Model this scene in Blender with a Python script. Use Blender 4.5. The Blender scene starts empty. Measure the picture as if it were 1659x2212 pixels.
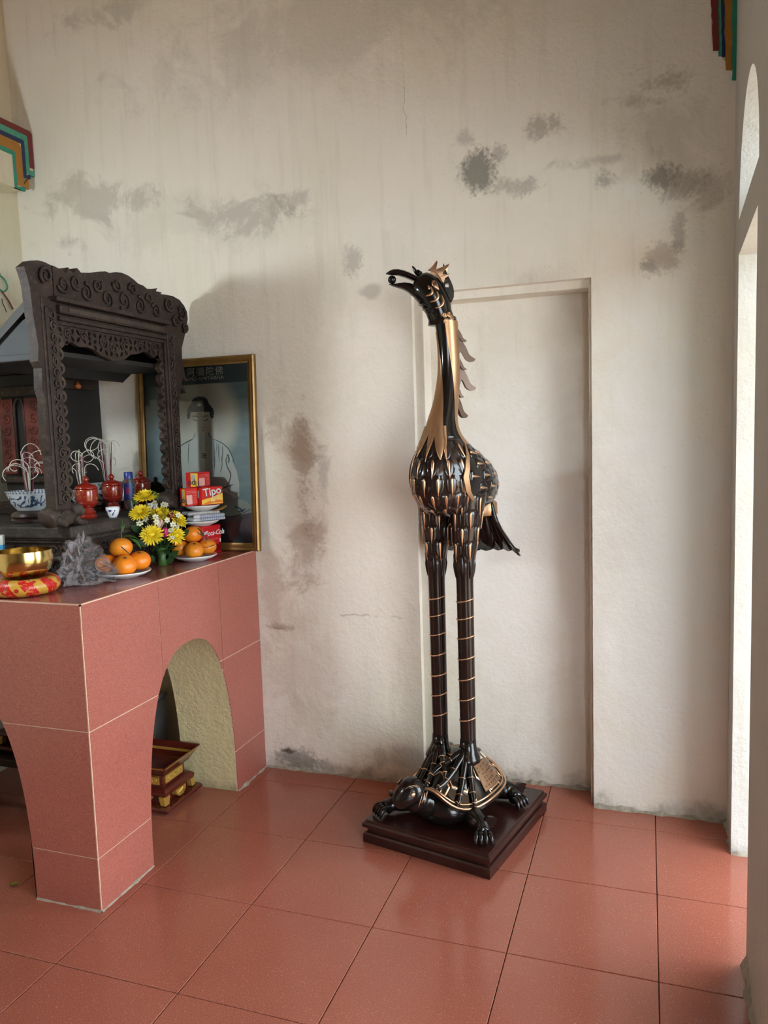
import bpy, bmesh, math, random
from mathutils import Vector, Matrix, noise
from mathutils.geometry import tessellate_polygon
from mathutils.bvhtree import BVHTree
random.seed(7)
PI = math.pi
scene = bpy.context.scene
COL = scene.collection

# ------------------------------------------------------------------ camera
CAM = Vector((1.96913, -2.78804, 1.44262))
YAW, PITCH, ROLL, FPX = 0.333595, 0.0977255, -0.0318589, 1649.07
_f = Vector((-math.sin(YAW)*math.cos(PITCH), math.cos(YAW)*math.cos(PITCH), -math.sin(PITCH)))
_r0 = Vector((math.cos(YAW), math.sin(YAW), 0)); _u0 = _r0.cross(_f)
_r = _r0*math.cos(ROLL) + _u0*math.sin(ROLL); _u = -_r0*math.sin(ROLL) + _u0*math.cos(ROLL)
cd = bpy.data.cameras.new('camera'); cam = bpy.data.objects.new('camera', cd); COL.objects.link(cam)
cam.matrix_world = Matrix(((_r.x, _u.x, -_f.x, CAM.x), (_r.y, _u.y, -_f.y, CAM.y), (_r.z, _u.z, -_f.z, CAM.z), (0, 0, 0, 1)))
cd.sensor_fit = 'HORIZONTAL'; cd.sensor_width = 36.0; cd.lens = 36.0*FPX/1659.0
cd.clip_start = 0.02; cd.clip_end = 100
scene.camera = cam

# ------------------------------------------------------------------ world, lights, exposure
w = bpy.data.worlds.new('sky'); scene.world = w; w.use_nodes = True
bg = w.node_tree.nodes['Background']
bg.inputs[0].default_value = (0.80, 0.92, 1.0, 1); bg.inputs[1].default_value = 11.0

def light(name, kind, loc, energy, color=(1, 1, 1), rot=None, size=None, sy=None, radius=None, portal=False):
    l = bpy.data.lights.new(name, kind); o = bpy.data.objects.new(name, l); COL.objects.link(o)
    o.location = loc; l.energy = energy; l.color = color
    if rot: o.rotation_euler = rot
    if kind == 'AREA':
        l.shape = 'RECTANGLE'; l.size = size; l.size_y = sy or size
        if portal: l.cycles.is_portal = True
    if radius is not None: l.shadow_soft_size = radius
    return o
# daylight openings (portals guide the sky light): side door, fanlight, and an unseen window added to light altar side and wall
light('door_portal', 'AREA', (2.60, -0.38, 0.99), 1, rot=(0, PI/2, 0), size=1.98, sy=0.6, portal=True)
light('fanlight_portal', 'AREA', (2.62, -0.38, 2.23), 1, rot=(0, PI/2, 0), size=0.32, sy=0.6, portal=True)
light('added_window_portal', 'AREA', (2.55, -1.95, 1.25), 1, rot=(0, PI/2, 0), size=2.4, sy=1.55, portal=True)
# lamp fixed to the left wall outside the frame: casts the shadow of the shrine and altar
_lq = Vector((0.5, 0.85, 0.12)).to_track_quat('-Z', 'Y').to_euler()
light('wall_lamp', 'AREA', (-0.43, -1.58, 1.95), 11.0, (0.86, 0.96, 1.0), rot=_lq, size=0.16).data.shape = 'DISK'
vs = scene.view_settings
vs.view_transform = 'Standard'; vs.look = 'None'; vs.exposure = 0.26; vs.gamma = 1.0; vs.use_curve_mapping = False
scene.cycles.max_bounces = 6; scene.cycles.diffuse_bounces = 4; scene.cycles.glossy_bounces = 3; scene.cycles.transmission_bounces = 5
scene.cycles.use_adaptive_sampling = True; scene.cycles.adaptive_threshold = 0.18; scene.cycles.adaptive_min_samples = 24
scene.cycles.transparent_max_bounces = 10
scene.cycles.use_denoising = True
scene.cycles.caustics_reflective = False; scene.cycles.caustics_refractive = False
scene.cycles.sample_clamp_indirect = 6.0

# ------------------------------------------------------------------ pixel helpers (photo frame 1659 x 2212)
def ray(x, y):
    return _r*((x-829.5)/FPX) - _u*((y-1106)/FPX) + _f
def on_x(x, y, X): d = ray(x, y); return CAM + d*((X-CAM.x)/d.x)
def on_y(x, y, Y): d = ray(x, y); return CAM + d*((Y-CAM.y)/d.y)
def on_z(x, y, Z): d = ray(x, y); return CAM + d*((Z-CAM.z)/d.z)
def on_plane(x, y, P, n): d = ray(x, y); n = Vector(n); return CAM + d*((Vector(P)-CAM).dot(n)/d.dot(n))

# ------------------------------------------------------------------ materials
class NB:
    def __init__(s, name):
        s.m = bpy.data.materials.new(name); s.m.use_nodes = True; s.t = s.m.node_tree
        s.b = s.t.nodes['Principled BSDF']; s._pos = None; s._obj = None
    def node(s, typ, ins=None, **kw):
        n = s.t.nodes.new(typ)
        for k, v in kw.items(): setattr(n, k, v)
        for k, v in (ins or {}).items(): s.set(n.inputs[k], v)
        return n
    def set(s, sock, v):
        if isinstance(v, bpy.types.NodeSocket): s.t.links.new(v, sock)
        elif isinstance(v, (tuple, list)) and sock.type == 'RGBA' and len(v) == 3: sock.default_value = (*v, 1)
        else: sock.default_value = v
    @property
    def pos(s):
        if s._pos is None: s._pos = s.node('ShaderNodeNewGeometry').outputs['Position']
        return s._pos
    @property
    def obj(s):
        if s._obj is None: s._obj = s.node('ShaderNodeTexCoord').outputs['Object']
        return s._obj
    def xyz(s, vec): 
        n = s.node('ShaderNodeSeparateXYZ', {0: vec}); return n.outputs
    def math(s, op, a, b=0.0, c=0.0, clamp=False):
        n = s.node('ShaderNodeMath', operation=op, use_clamp=clamp); s.set(n.inputs[0], a); s.set(n.inputs[1], b); s.set(n.inputs[2], c)
        return n.outputs[0]
    def noise(s, scale, detail=4, rough=0.55, vec=None, dist=0.0):
        n = s.node('ShaderNodeTexNoise', {'Vector': vec if vec is not None else s.pos, 'Scale': scale, 'Detail': detail, 'Roughness': rough, 'Distortion': dist})
        return n.outputs['Fac']
    def voro(s, scale, vec=None, out='Color', rnd=1.0):
        n = s.node('ShaderNodeTexVoronoi', {'Vector': vec if vec is not None else s.pos, 'Scale': scale, 'Randomness': rnd})
        return n.outputs[out]
    def scalev(s, vec, sc):
        return s.node('ShaderNodeMapping', {'Vector': vec, 'Scale': sc}).outputs[0]
    def step(s, v, a, b):
        n = s.node('ShaderNodeMapRange', {0: v, 1: a, 2: b}, interpolation_type='SMOOTHSTEP'); return n.outputs[0]
    def mix(s, fac, a, b, typ='MIX'):
        n = s.node('ShaderNodeMix', data_type='RGBA', blend_type=typ)
        s.set(n.inputs[0], fac); s.set(n.inputs[6], a); s.set(n.inputs[7], b); return n.outputs[2]
    def bump(s, h, strength=0.3, dist=0.01):
        n = s.node('ShaderNodeBump', {'Strength': strength, 'Distance': dist, 'Height': h}); s.set(s.b.inputs['Normal'], n.outputs[0])
    def fin(s, color=None, rough=0.5, metal=0.0, coat=0.0, coat_rough=0.05, spec=None):
        if color is not None: s.set(s.b.inputs['Base Color'], color)
        s.set(s.b.inputs['Roughness'], rough); s.set(s.b.inputs['Metallic'], metal)
        s.set(s.b.inputs['Coat Weight'], coat); s.set(s.b.inputs['Coat Roughness'], coat_rough)
        if spec is not None: s.set(s.b.inputs['Specular IOR Level'], spec)
        return s.m

def plain(name, color, rough=0.5, metal=0.0, coat=0.0, var=0.12, scale=30, bump=0.0, spec=None):
    b = NB(name)
    n = b.noise(scale, 3, vec=b.obj)
    dk = tuple(c*(1-var*2) for c in color); lt = tuple(min(1, c*(1+var)) for c in color)
    col = b.mix(n, dk, lt)
    if bump: b.bump(b.noise(scale*2.5, 4, vec=b.obj), bump, 0.004)
    return b.fin(col, rough, metal, coat, spec=spec)

def sr(r, g, b): # sRGB 0-255 -> linear
    f = lambda c: (c/255/12.92) if c <= 10 else ((c/255+0.055)/1.055)**2.4
    return (f(r), f(g), f(b))

# ------------------------------------------------------------------ mesh helpers
def rootloc(o):
    while o.parent: o = o.parent
    return Vector(o.location)
def link(name, me, parent=None, loc=None):
    o = bpy.data.objects.new(name, me); COL.objects.link(o)
    if parent is not None: o.parent = parent
    if loc is not None: o.location = loc
    return o
def mesh(name, V, F, mat, smooth=False):
    me = bpy.data.meshes.new(name); me.from_pydata([tuple(v) for v in V], [], F)
    bm = bmesh.new(); bm.from_mesh(me)
    bmesh.ops.recalc_face_normals(bm, faces=bm.faces); bm.to_mesh(me); bm.free()
    if mat: me.materials.append(mat)
    if smooth:
        me.polygons.foreach_set('use_smooth', [True]*len(me.polygons))
        if smooth == 'auto': me.set_sharp_from_angle(angle=math.radians(38))
    me.update(); return me
def mk(name, VF, mat, parent=None, smooth=False, loc=None):
    """world-coordinate geometry -> object (part of parent, or a mesh thing with its origin at loc)"""
    V, F = VF
    off = rootloc(parent) if parent is not None else Vector(loc or (0, 0, 0))
    me = mesh(name, [Vector(v)-off for v in V], F, mat, smooth)
    return link(name, me, parent, off if parent is None else None)
def tag(o, label=None, cat=None, group=None, kind=None):
    if label: o['label'] = label
    if cat: o['category'] = cat
    if group: o['group'] = group
    if kind: o['kind'] = kind
    return o
def thing(name, label, cat, loc=(0, 0, 0), group=None):
    return tag(link(name, None, None, loc), label, cat, group)
def struct(o): o['kind'] = 'structure'; return o

def merge(*parts):
    V, F = [], []
    for v, f in parts:
        n = len(V); V += list(v); F += [tuple(i+n for i in q) for q in f]
    return V, F
def box(x0, x1, y0, y1, z0, z1):
    V = [(x, y, z) for z in (z0, z1) for y in (y0, y1) for x in (x0, x1)]
    return V, [(0, 1, 3, 2), (4, 6, 7, 5), (0, 4, 5, 1), (2, 3, 7, 6), (0, 2, 6, 4), (1, 5, 7, 3)]
def rbox(x0, x1, y0, y1, z0, z1, b=0.003, seg=2):
    V, F = box(x0, x1, y0, y1, z0, z1)
    bm = bmesh.new(); vs_ = [bm.verts.new(v) for v in V]
    for f in F: bm.faces.new([vs_[i] for i in f])
    bmesh.ops.bevel(bm, geom=bm.edges[:], offset=b, segments=seg, affect='EDGES', profile=0.5)
    bm.verts.index_update()
    V2 = [tuple(v.co) for v in bm.verts]; F2 = [tuple(v.index for v in f.verts) for f in bm.faces]; bm.free()
    return V2, F2
def xf(VF, M): return [tuple(M @ Vector(v)) for v in VF[0]], VF[1]
def place(VF, loc, rz=0.0, sc=1.0): return xf(VF, Matrix.Translation(loc) @ Matrix.Rotation(rz, 4, 'Z') @ Matrix.Scale(sc, 4))
def lathe(prof, c=(0, 0, 0), seg=32, wob=0.0):
    V, F = [], []
    for r, z in prof:
        for k in range(seg):
            a = 2*PI*k/seg; rr = max(r, 1e-4)*(1+wob*math.sin(3*a+z*40)); V.append((c[0]+rr*math.cos(a), c[1]+rr*math.sin(a), c[2]+z))
    for i in range(len(prof)-1):
        for k in range(seg):
            k2 = (k+1) % seg; F.append((i*seg+k, i*seg+k2, (i+1)*seg+k2, (i+1)*seg+k))
    F.append(tuple(range(seg))); F.append(tuple((len(prof)-1)*seg+k for k in range(seg)))
    return V, F
def loft(rings, closed=False, caps=True):
    n = len(rings[0]); V = [tuple(p) for r in rings for p in r]; F = []
    m = len(rings)
    for i in range(m if closed else m-1):
        j = (i+1) % m
        for k in range(n):
            k2 = (k+1) % n; F.append((i*n+k, i*n+k2, j*n+k2, j*n+k))
    if caps and not closed: F.append(tuple(range(n))); F.append(tuple((m-1)*n+k for k in range(n)))
    return V, F
def grid(rows):
    n = len(rows[0]); V = [tuple(p) for r in rows for p in r]; F = []
    for i in range(len(rows)-1):
        for k in range(n-1): F.append((i*n+k, i*n+k+1, (i+1)*n+k+1, (i+1)*n+k))
    return V, F
def tube(pts, rad, seg=8, closed=False, flat=1.0, up=None):
    pts = [Vector(p) for p in pts]; n = len(pts); rings = []
    if not hasattr(rad, '__len__'): rad = [rad]*n
    nrm = None
    for i, p in enumerate(pts):
        if closed: t = pts[(i+1) % n]-pts[i-1]
        else: t = pts[min(i+1, n-1)]-pts[max(i-1, 0)]
        if t.length < 1e-9: t = Vector((0, 0, 1))
        t.normalize()
        if nrm is None:
            a = Vector(up) if up else (Vector((0, 0, 1)) if abs(t.z) < 0.9 else Vector((1, 0, 0)))
            nrm = (a - t*a.dot(t)).normalized()
        else:
            nrm = (nrm - t*nrm.dot(t))
            nrm = nrm.normalized() if nrm.length > 1e-6 else t.orthogonal().normalized()
        b = t.cross(nrm)
        rings.append([p + (nrm*math.cos(2*PI*k/seg)*flat + b*math.sin(2*PI*k/seg))*rad[i] for k in range(seg)])
    return loft(rings, closed)
def smooth_pts(pts, n=6, closed=False):
    pts = [Vector(p) for p in pts]; out = []; m = len(pts)
    for i in range(m if closed else m-1):
        g = lambda j: pts[j % m] if closed else pts[max(0, min(m-1, j))]
        p0, p1, p2, p3 = g(i-1), g(i), g(i+1), g(i+2)
        for k in range(n):
            t = k/n
            out.append(0.5*((2*p1) + (p2-p0)*t + (2*p0-5*p1+4*p2-p3)*t*t + (3*p1-p0-3*p2+p3)*t**3))
    if not closed: out.append(pts[-1])
    return out
def extrude(loops, fn, d0, d1):
    """loops[0] outline, others holes (2D); fn(a,b,d) -> xyz"""
    L = [[Vector((a, b, 0)) for a, b in lp] for lp in loops]
    tris = tessellate_polygon(L)
    flat = [p for lp in loops for p in lp]; n = len(flat)
    V = [fn(a, b, d0) for a, b in flat] + [fn(a, b, d1) for a, b in flat]
    F = [tuple(t) for t in tris] + [tuple(i+n for i in reversed(t)) for t in tris]
    s = 0
    for lp in loops:
        m = len(lp)
        for k in range(m): a, b = s+k, s+(k+1) % m; F.append((a, b, b+n, a+n))
        s += m
    return V, F
def text_vf(body, size, bold=False, shear=0.0, extrude_=0.0, sx=1.0):
    c = bpy.data.curves.new('t', 'FONT'); c.body = body; c.size = size; c.align_x = 'CENTER'; c.align_y = 'CENTER'; c.shear = shear
    c.extrude = extrude_; c.resolution_u = 3
    if bold: c.offset = size*0.018
    o = bpy.data.objects.new('t', c); COL.objects.link(o)
    bpy.context.view_layer.update()
    me = bpy.data.meshes.new_from_object(o.evaluated_get(bpy.context.evaluated_depsgraph_get()))
    V = [(v.co.x*sx, v.co.y, v.co.z) for v in me.vertices]; F = [tuple(p.vertices) for p in me.polygons]
    bpy.data.objects.remove(o); bpy.data.curves.remove(c); bpy.data.meshes.remove(me)
    return V, F
def copy_tree(o, parent=None):
    c = o.copy(); COL.objects.link(c); c.parent = parent
    for ch in list(o.children): copy_tree(ch, c)
    return c
# ================================================================== THE ROOM
Y0, YN = 0.125, 0.262          # back wall face, niche back
XL = -0.78                     # left wall face
ZC = 3.95                      # ceiling
NX0, NX1, NZ = 1.100, 1.777, 1.992
def XR(y): return 2.246 + (y-Y0)*0.03
DY0, DY1, DZ = -0.672, -0.092, 1.975
FZ, FR = 2.085, 0.30           # fanlight sill and radius

def plaster(name, stains_and_light=(), tint=(0.80, 0.745, 0.66), extra=None, bumpk=0.35):
    b = NB(name)
    x, y, z = b.xyz(b.pos)
    n1 = b.noise(1.7, 3, 0.6); n2 = b.noise(9, 4, 0.65); n3 = b.noise(60, 3, 0.6)
    col = b.mix(b.step(n1, 0.35, 0.7), tint, (tint[0]*0.95, tint[1]*0.955, tint[2]*0.90))
    streak = b.noise(7, 4, 0.6, vec=b.scalev(b.pos, (4, 4, 0.35)))
    col = b.mix(b.math('MULTIPLY', b.step(streak, 0.48, 0.8), 0.5), col, (tint[0]*0.80, tint[1]*0.79, tint[2]*0.74))
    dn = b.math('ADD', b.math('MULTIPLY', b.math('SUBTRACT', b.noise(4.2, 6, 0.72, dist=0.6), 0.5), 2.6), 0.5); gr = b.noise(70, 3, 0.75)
    for (px, py, rx, rz, amt, c, jag) in stains_and_light:
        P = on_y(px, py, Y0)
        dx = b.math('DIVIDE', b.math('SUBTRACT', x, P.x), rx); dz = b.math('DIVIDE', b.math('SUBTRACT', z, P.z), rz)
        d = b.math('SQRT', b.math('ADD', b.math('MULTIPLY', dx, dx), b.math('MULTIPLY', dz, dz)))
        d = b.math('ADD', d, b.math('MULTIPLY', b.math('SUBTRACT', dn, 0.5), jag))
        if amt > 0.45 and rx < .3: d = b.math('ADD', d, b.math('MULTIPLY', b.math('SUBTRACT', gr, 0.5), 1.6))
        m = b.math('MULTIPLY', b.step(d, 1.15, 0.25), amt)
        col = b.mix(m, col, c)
    # grime along the floor
    g = b.math('ADD', z, b.math('MULTIPLY', b.math('SUBTRACT', n2, 0.5), 0.22))
    col = b.mix(b.math('MULTIPLY', b.step(g, 0.07, -0.02), 0.55), col, (0.13, 0.12, 0.095))
    # flecks
    fl = b.voro(26, out='Distance')
    col = b.mix(b.math('MULTIPLY', b.step(fl, 0.045, 0.03), 0.55), col, (0.10, 0.085, 0.06))
    if extra: col = extra(b, col, x, y, z, n2)
    h = b.math('ADD', b.math('MULTIPLY', n3, 0.5), b.math('MULTIPLY', n2, 1.2))
    b.bump(h, bumpk, 0.012)
    return b.fin(col, 0.85, spec=0.25)

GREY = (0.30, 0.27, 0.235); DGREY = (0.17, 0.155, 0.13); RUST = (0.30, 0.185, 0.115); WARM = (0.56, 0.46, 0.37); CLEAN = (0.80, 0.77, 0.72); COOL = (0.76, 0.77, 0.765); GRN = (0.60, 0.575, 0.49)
ST = [  # px, py, rx, rz (m), amount, colour, jaggedness
    (420, 480, .62, .13, .34, GRN, 1.6), (200, 430, .30, .10, .40, GREY, 2.0), (520, 460, .22, .07, .40, GREY, 2.2), (160, 520, .14, .05, .42, GREY, 2.2),
    (640, 430, .10, .05, .35, GREY, 2.0), (700, 60, .9, .2, .22, GREY, 1.6), (260, 20, .25, .08, .35, GREY, 2.0),
    (1035, 365, .062, .085, .80, DGREY, 1.3), (1080, 330, .05, .04, .60, GREY, 1.6), (1170, 275, .085, .05, .58, GREY, 1.8), (1000, 300, .05, .05, .42, GREY, 1.8),
    (1110, 405, .10, .035, .55, GREY, 1.8), (1300, 390, .05, .04, .60, GREY, 1.6), (1310, 345, .16, .03, .42, GREY, 1.9),
    (1415, 385, .075, .05, .75, DGREY, 1.3), (1480, 400, .09, .05, .55, GREY, 1.8), (1530, 400, .08, .07, .42, GREY, 1.9),
    (1440, 175, .12, .07, .50, GREY, 1.5), (1400, 215, .14, .03, .42, GREY, 1.9), (1440, 300, .26, .16, .26, GREY, 1.4),
    (1465, 495, .025, .075, .55, GREY, 1.5), (1425, 560, .06, .06, .48, GREY, 1.8), (1400, 575, .03, .02, .5, GREY, 1.6),
    (760, 560, .045, .07, .48, GREY, 1.7), (800, 630, .05, .03, .42, GREY, 1.7),
    (640, 1040, .14, .42, .36, WARM, 1.5), (655, 1010, .055, .24, .60, RUST, 1.6), (640, 940, .10, .10, .36, RUST, 1.8), (700, 1030, .035, .10, .40, GREY, 1.6),
    (660, 1200, .10, .20, .44, RUST, 1.9), (590, 1290, .05, .30, .42, WARM, 1.7), (640, 1420, .20, .28, .34, WARM, 1.7), (600, 1355, .10, .02, .55, RUST, 1.6),
    (640, 1635, .14, .055, .66, DGREY, 1.5), (700, 1650, .10, .03, .55, GREY, 1.7), (625, 1622, .05, .012, .9, (0.05, 0.04, 0.03), 1.2),
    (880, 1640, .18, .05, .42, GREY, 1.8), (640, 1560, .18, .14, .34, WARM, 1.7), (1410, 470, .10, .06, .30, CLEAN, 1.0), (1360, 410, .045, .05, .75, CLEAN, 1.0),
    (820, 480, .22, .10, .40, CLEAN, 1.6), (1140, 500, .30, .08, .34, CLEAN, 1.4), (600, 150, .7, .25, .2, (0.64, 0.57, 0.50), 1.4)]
ST = [(840, 1050, .46, 1.0, .85, (0.90, 0.83, 0.735), 0.5), (1430, 1250, .34, 1.15, .85, COOL, 0.5), (1130, 1200, .46, 1.05, .9, (0.92, 0.89, 0.85), 0.4)] + ST  # brighter light on mid wall and niche put into the colour; pier is whitewash
def cracks(b, col, x, y, z, n2):
    wig = b.math('MULTIPLY', b.math('SUBTRACT', b.noise(14, 4, 0.7), 0.5), 0.05)
    for px, pa, pb, vert in ((872, 120, 300, 1), (1248, 125, 215, 1), (800, 730, 880, 0), (600, 570, 640, 0)):
        if vert:
            P, Q = on_y(px, pa, Y0), on_y(px, pb, Y0)
            d = b.math('ABSOLUTE', b.math('ADD', b.math('SUBTRACT', x, P.x), wig)); e = b.math('MULTIPLY', b.step(z, Q.z-.01, Q.z+.02), b.step(z, P.z+.01, P.z-.02))
        else:
            yy = 1327 if px == 800 else 1352
            P, Q = on_y(pa, yy, Y0), on_y(pb, yy, Y0)
            d = b.math('ABSOLUTE', b.math('ADD', b.math('SUBTRACT', z, P.z), wig)); e = b.math('MULTIPLY', b.step(x, P.x-.01, P.x+.03), b.step(x, Q.x+.01, Q.x-.03))
        k = 0.0024 if vert else 0.006
        col = b.mix(b.math('MULTIPLY', b.math('MULTIPLY', b.math('MULTIPLY', b.step(d, k, k*0.3), e), b.step(n2, 0.40, 0.58)), 0.42), col, (0.22, 0.15, 0.10))
    return col
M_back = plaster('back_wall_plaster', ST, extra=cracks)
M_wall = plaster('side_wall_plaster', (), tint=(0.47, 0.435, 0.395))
M_reveal = plaster('door_reveal_plaster', (), tint=(0.60, 0.595, 0.57))
M_leftw = plaster('left_wall_plaster', (), tint=(0.64, 0.57, 0.43))
M_frontw = plaster('front_wall_plaster', (), tint=(0.62, 0.50, 0.34))

# back wall: outline with the doorway-shaped niche cut from the floor up
T = 0.035
outer = [(XL-.2, 0), (NX0, 0), (NX0, NZ), (NX1, NZ), (NX1, 0), (XR(Y0)+.6, 0), (XR(Y0)+.6, ZC), (XL-.2, ZC)]
wall_vf = extrude([outer], lambda a, b_, d: (a, d, b_), Y0, Y0+T)
i0, i1, iz = NX0+0.035, NX1-0.012, NZ-0.030
ring = [(XL-.2, 0), (i0, 0), (i0, iz), (i1, iz), (i1, 0), (XR(Y0)+.6, 0), (XR(Y0)+.6, ZC), (XL-.2, ZC)]
step_vf = extrude([ring], lambda a, b_, d: (a, d, b_), Y0+T, YN)
back_vf = box(NX0-.15, NX1+.15, YN, YN+.08, 0, NZ+.15)
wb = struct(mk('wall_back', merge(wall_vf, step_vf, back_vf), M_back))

# right wall with side door, fanlight and the added unseen window
hole1 = [(DY0, 0), (DY0, DZ), (DY1, DZ), (DY1, 0)]
fan = [((DY0+DY1)/2 + FR*math.cos(a), FZ + FR*1.05*math.sin(a)) for a in [PI*k/24 for k in range(25)]]
outr = [(-5.3, 0), (DY0, 0), (DY0, DZ), (DY1, DZ), (DY1, 0), (Y0+.02, 0), (Y0+.02, ZC), (-5.3, ZC)]
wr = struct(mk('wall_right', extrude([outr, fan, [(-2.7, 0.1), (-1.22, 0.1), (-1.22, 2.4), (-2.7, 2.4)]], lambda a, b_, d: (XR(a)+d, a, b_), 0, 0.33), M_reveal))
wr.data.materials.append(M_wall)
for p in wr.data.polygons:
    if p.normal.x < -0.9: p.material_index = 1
# left wall, front wall with a wide doorway, ceiling
struct(mk('wall_left', box(XL-.2, XL, -5.3, Y0+.15, 0, ZC), M_leftw))
fw = [(XL-.2, 0), (2.6, 0), (2.6, ZC), (XL-.2, ZC)]
struct(mk('wall_front', extrude([fw], lambda a, b_, d: (a, d, b_), -5.2, -5.0), M_frontw))
M_ceil = plain('ceiling_boards', (0.50, 0.33, 0.19), 0.8, scale=6)
struct(mk('ceiling', box(XL-.3, 2.8, -5.4, 0.4, ZC, ZC+.1), M_ceil))
M_court = plain('courtyard_paving', (0.50, 0.34, 0.22), 0.9, scale=3)
struct(mk('added_sky_blocker', box(2.62, 4.9, -7, 3, 2.62, 2.72), M_ceil))  # unseen slab added outside to cut the sky light on the door reveal
struct(mk('courtyard_ground', merge(box(2.6, 9, -9, 5, -0.06, -0.015), box(-6, 2.6, -12, -5.2, -0.06, -0.015)), M_court))

# rough plaster fillet where the walls meet the floor
M_fillet = plain('floor_joint_plaster', (0.40, 0.35, 0.28), 0.9, var=0.35, scale=40, bump=0.5)
def fillet(name, pts, nrm, h=0.013, w_=0.012):
    rows = []; n = Vector(nrm)
    P = []
    for a, b_ in zip(pts[:-1], pts[1:]):
        A, B = Vector(a), Vector(b_); m = max(2, int((B-A).length/0.02))
        P += [A.lerp(B, k/m) for k in range(m)]
    P.append(Vector(pts[-1]))
    for p in P:
        q = 0.6+0.8*noise.noise(p*22)+0.5*noise.noise(p*70)
        q = max(0.25, q)
        rows.append([p+Vector((0, 0, h*q*1.2)), p+n*w_*0.5*q+Vector((0, 0, h*0.6*q)), p+n*w_*q+Vector((0, 0, -0.001))])
    return struct(mk(name, grid(rows), M_fillet))
fillet('baseboard_back', [(0.37, Y0, 0), (NX0, Y0, 0)], (0, -1, 0))
fillet('baseboard_niche', [(i0, YN, 0), (i1, YN, 0)], (0, -1, 0), 0.016, 0.016)
fillet('baseboard_pier', [(NX1, Y0, 0), (XR(Y0), Y0, 0)], (0, -1, 0), 0.017, 0.016)
fillet('baseboard_right', [(XR(Y0), Y0, 0), (XR(DY1), DY1, 0)], (-1, 0, 0))
fillet('baseboard_door', [(XR(DY1), DY1, 0), (XR(DY1)+.33, DY1, 0)], (0, -1, 0), 0.015, 0.014)
fillet('baseboard_near', [(XR(DY0), DY0, 0), (XR(-2.5), -2.5, 0)], (-1, 0, 0), 0.03, 0.018)

# floor: terrazzo tiles on a dark bed
def terrazzo(name, c0, c1, chip, dark, rough=0.22, scale=1.0, spec=0.5, seed=0.0):
    b = NB(name)
    n = b.noise(3.0, 3); rnd = b.node('ShaderNodeObjectInfo').outputs['Random']
    col = b.mix(b.step(n, 0.3, 0.7), c0, c1)
    col = b.mix(b.math('MULTIPLY', rnd, 0.35), col, tuple(k*0.86 for k in c0))
    g1 = b.noise(430*scale, 2, 0.6); g2 = b.noise(170*scale, 3, 0.6)
    col = b.mix(b.math('MULTIPLY', b.step(g1, 0.42, 0.72), 0.60), col, chip)
    col = b.mix(b.math('MULTIPLY', b.step(g1, 0.56, 0.30), 0.75), col, dark)
    col = b.mix(b.math('MULTIPLY', b.step(g2, 0.50, 0.30), 0.35), col, dark)
    v3 = b.xyz(b.voro(170*scale))[2]; e3 = b.voro(170*scale, out='Distance')
    m3 = b.math('MULTIPLY', b.step(v3, 0.93, 0.96), b.step(e3, 0.34, 0.20))
    col = b.mix(b.math('MULTIPLY', m3, 0.55), col, tuple(min(1, k*1.15) for k in chip))
    r = b.math('ADD', b.math('MULTIPLY', b.noise(11, 5, 0.6), 0.16), rough-0.07)
    b.bump(b.noise(26, 3), 0.03, 0.004)
    return b.fin(col, r, spec=spec)
M_floor = terrazzo('red_terrazzo_floor', (0.375, 0.112, 0.074), (0.405, 0.130, 0.086), (0.53, 0.24, 0.17), (0.27, 0.068, 0.047), 0.155)
M_bed = plain('tile_joint_dark', (0.085, 0.045, 0.035), 0.9)
fl = struct(mk('floor', box(XL-.2, 2.62, -5.2, 0.5, -0.06, -0.004), M_bed))
tb = rbox(0.0013, 0.3987, 0.0013, 0.3987, -0.02, 0.0, 0.0012, 1)
me_tile = mesh('floor_tile', tb[0], tb[1], M_floor)
tc = rbox(0.0013, 0.3987, 0.0013, 0.27, -0.02, 0.0, 0.0012, 1)
me_cut = mesh('floor_tile', tc[0], tc[1], M_floor)
for i in range(-2, 6):
    for j in range(-12, 1):
        link('floor_tile', me_cut if j == 0 else me_tile, fl, (i*0.4, j*0.4, 0))

# painted beam ends in both corners (stepped stripes on a thin projecting beam)
P_red = plain('paint_red', sr(112, 36, 34), 0.5); P_teal = plain('paint_teal', sr(70, 150, 125), 0.45, var=0.2, scale=60)
P_navy = plain('paint_navy', sr(20, 40, 85), 0.4, var=0.3, scale=60); P_ochre = plain('paint_ochre', sr(165, 112, 40), 0.5, var=0.12)
P_green = plain('paint_green', sr(40, 135, 110), 0.45, var=0.15)
def L_stripe(y1, z1, wy, wz, zb, hook=None, ystart=-1.2):
    """horizontal run from ystart at top z1, turning down at y1 to zb; wy/wz stripe widths"""
    pts = [(ystart, z1), (y1-wy*0.4, z1), (y1, z1-wz*0.4), (y1, zb)]
    if hook: pts += [(hook[0], hook[1]), (hook[0], hook[1]-wz), (y1-wy, hook[1]-wz)]
    else: pts += [(y1-wy, zb)]
    pts += [(y1-wy, z1-wz), (ystart, z1-wz)]
    return pts
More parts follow.
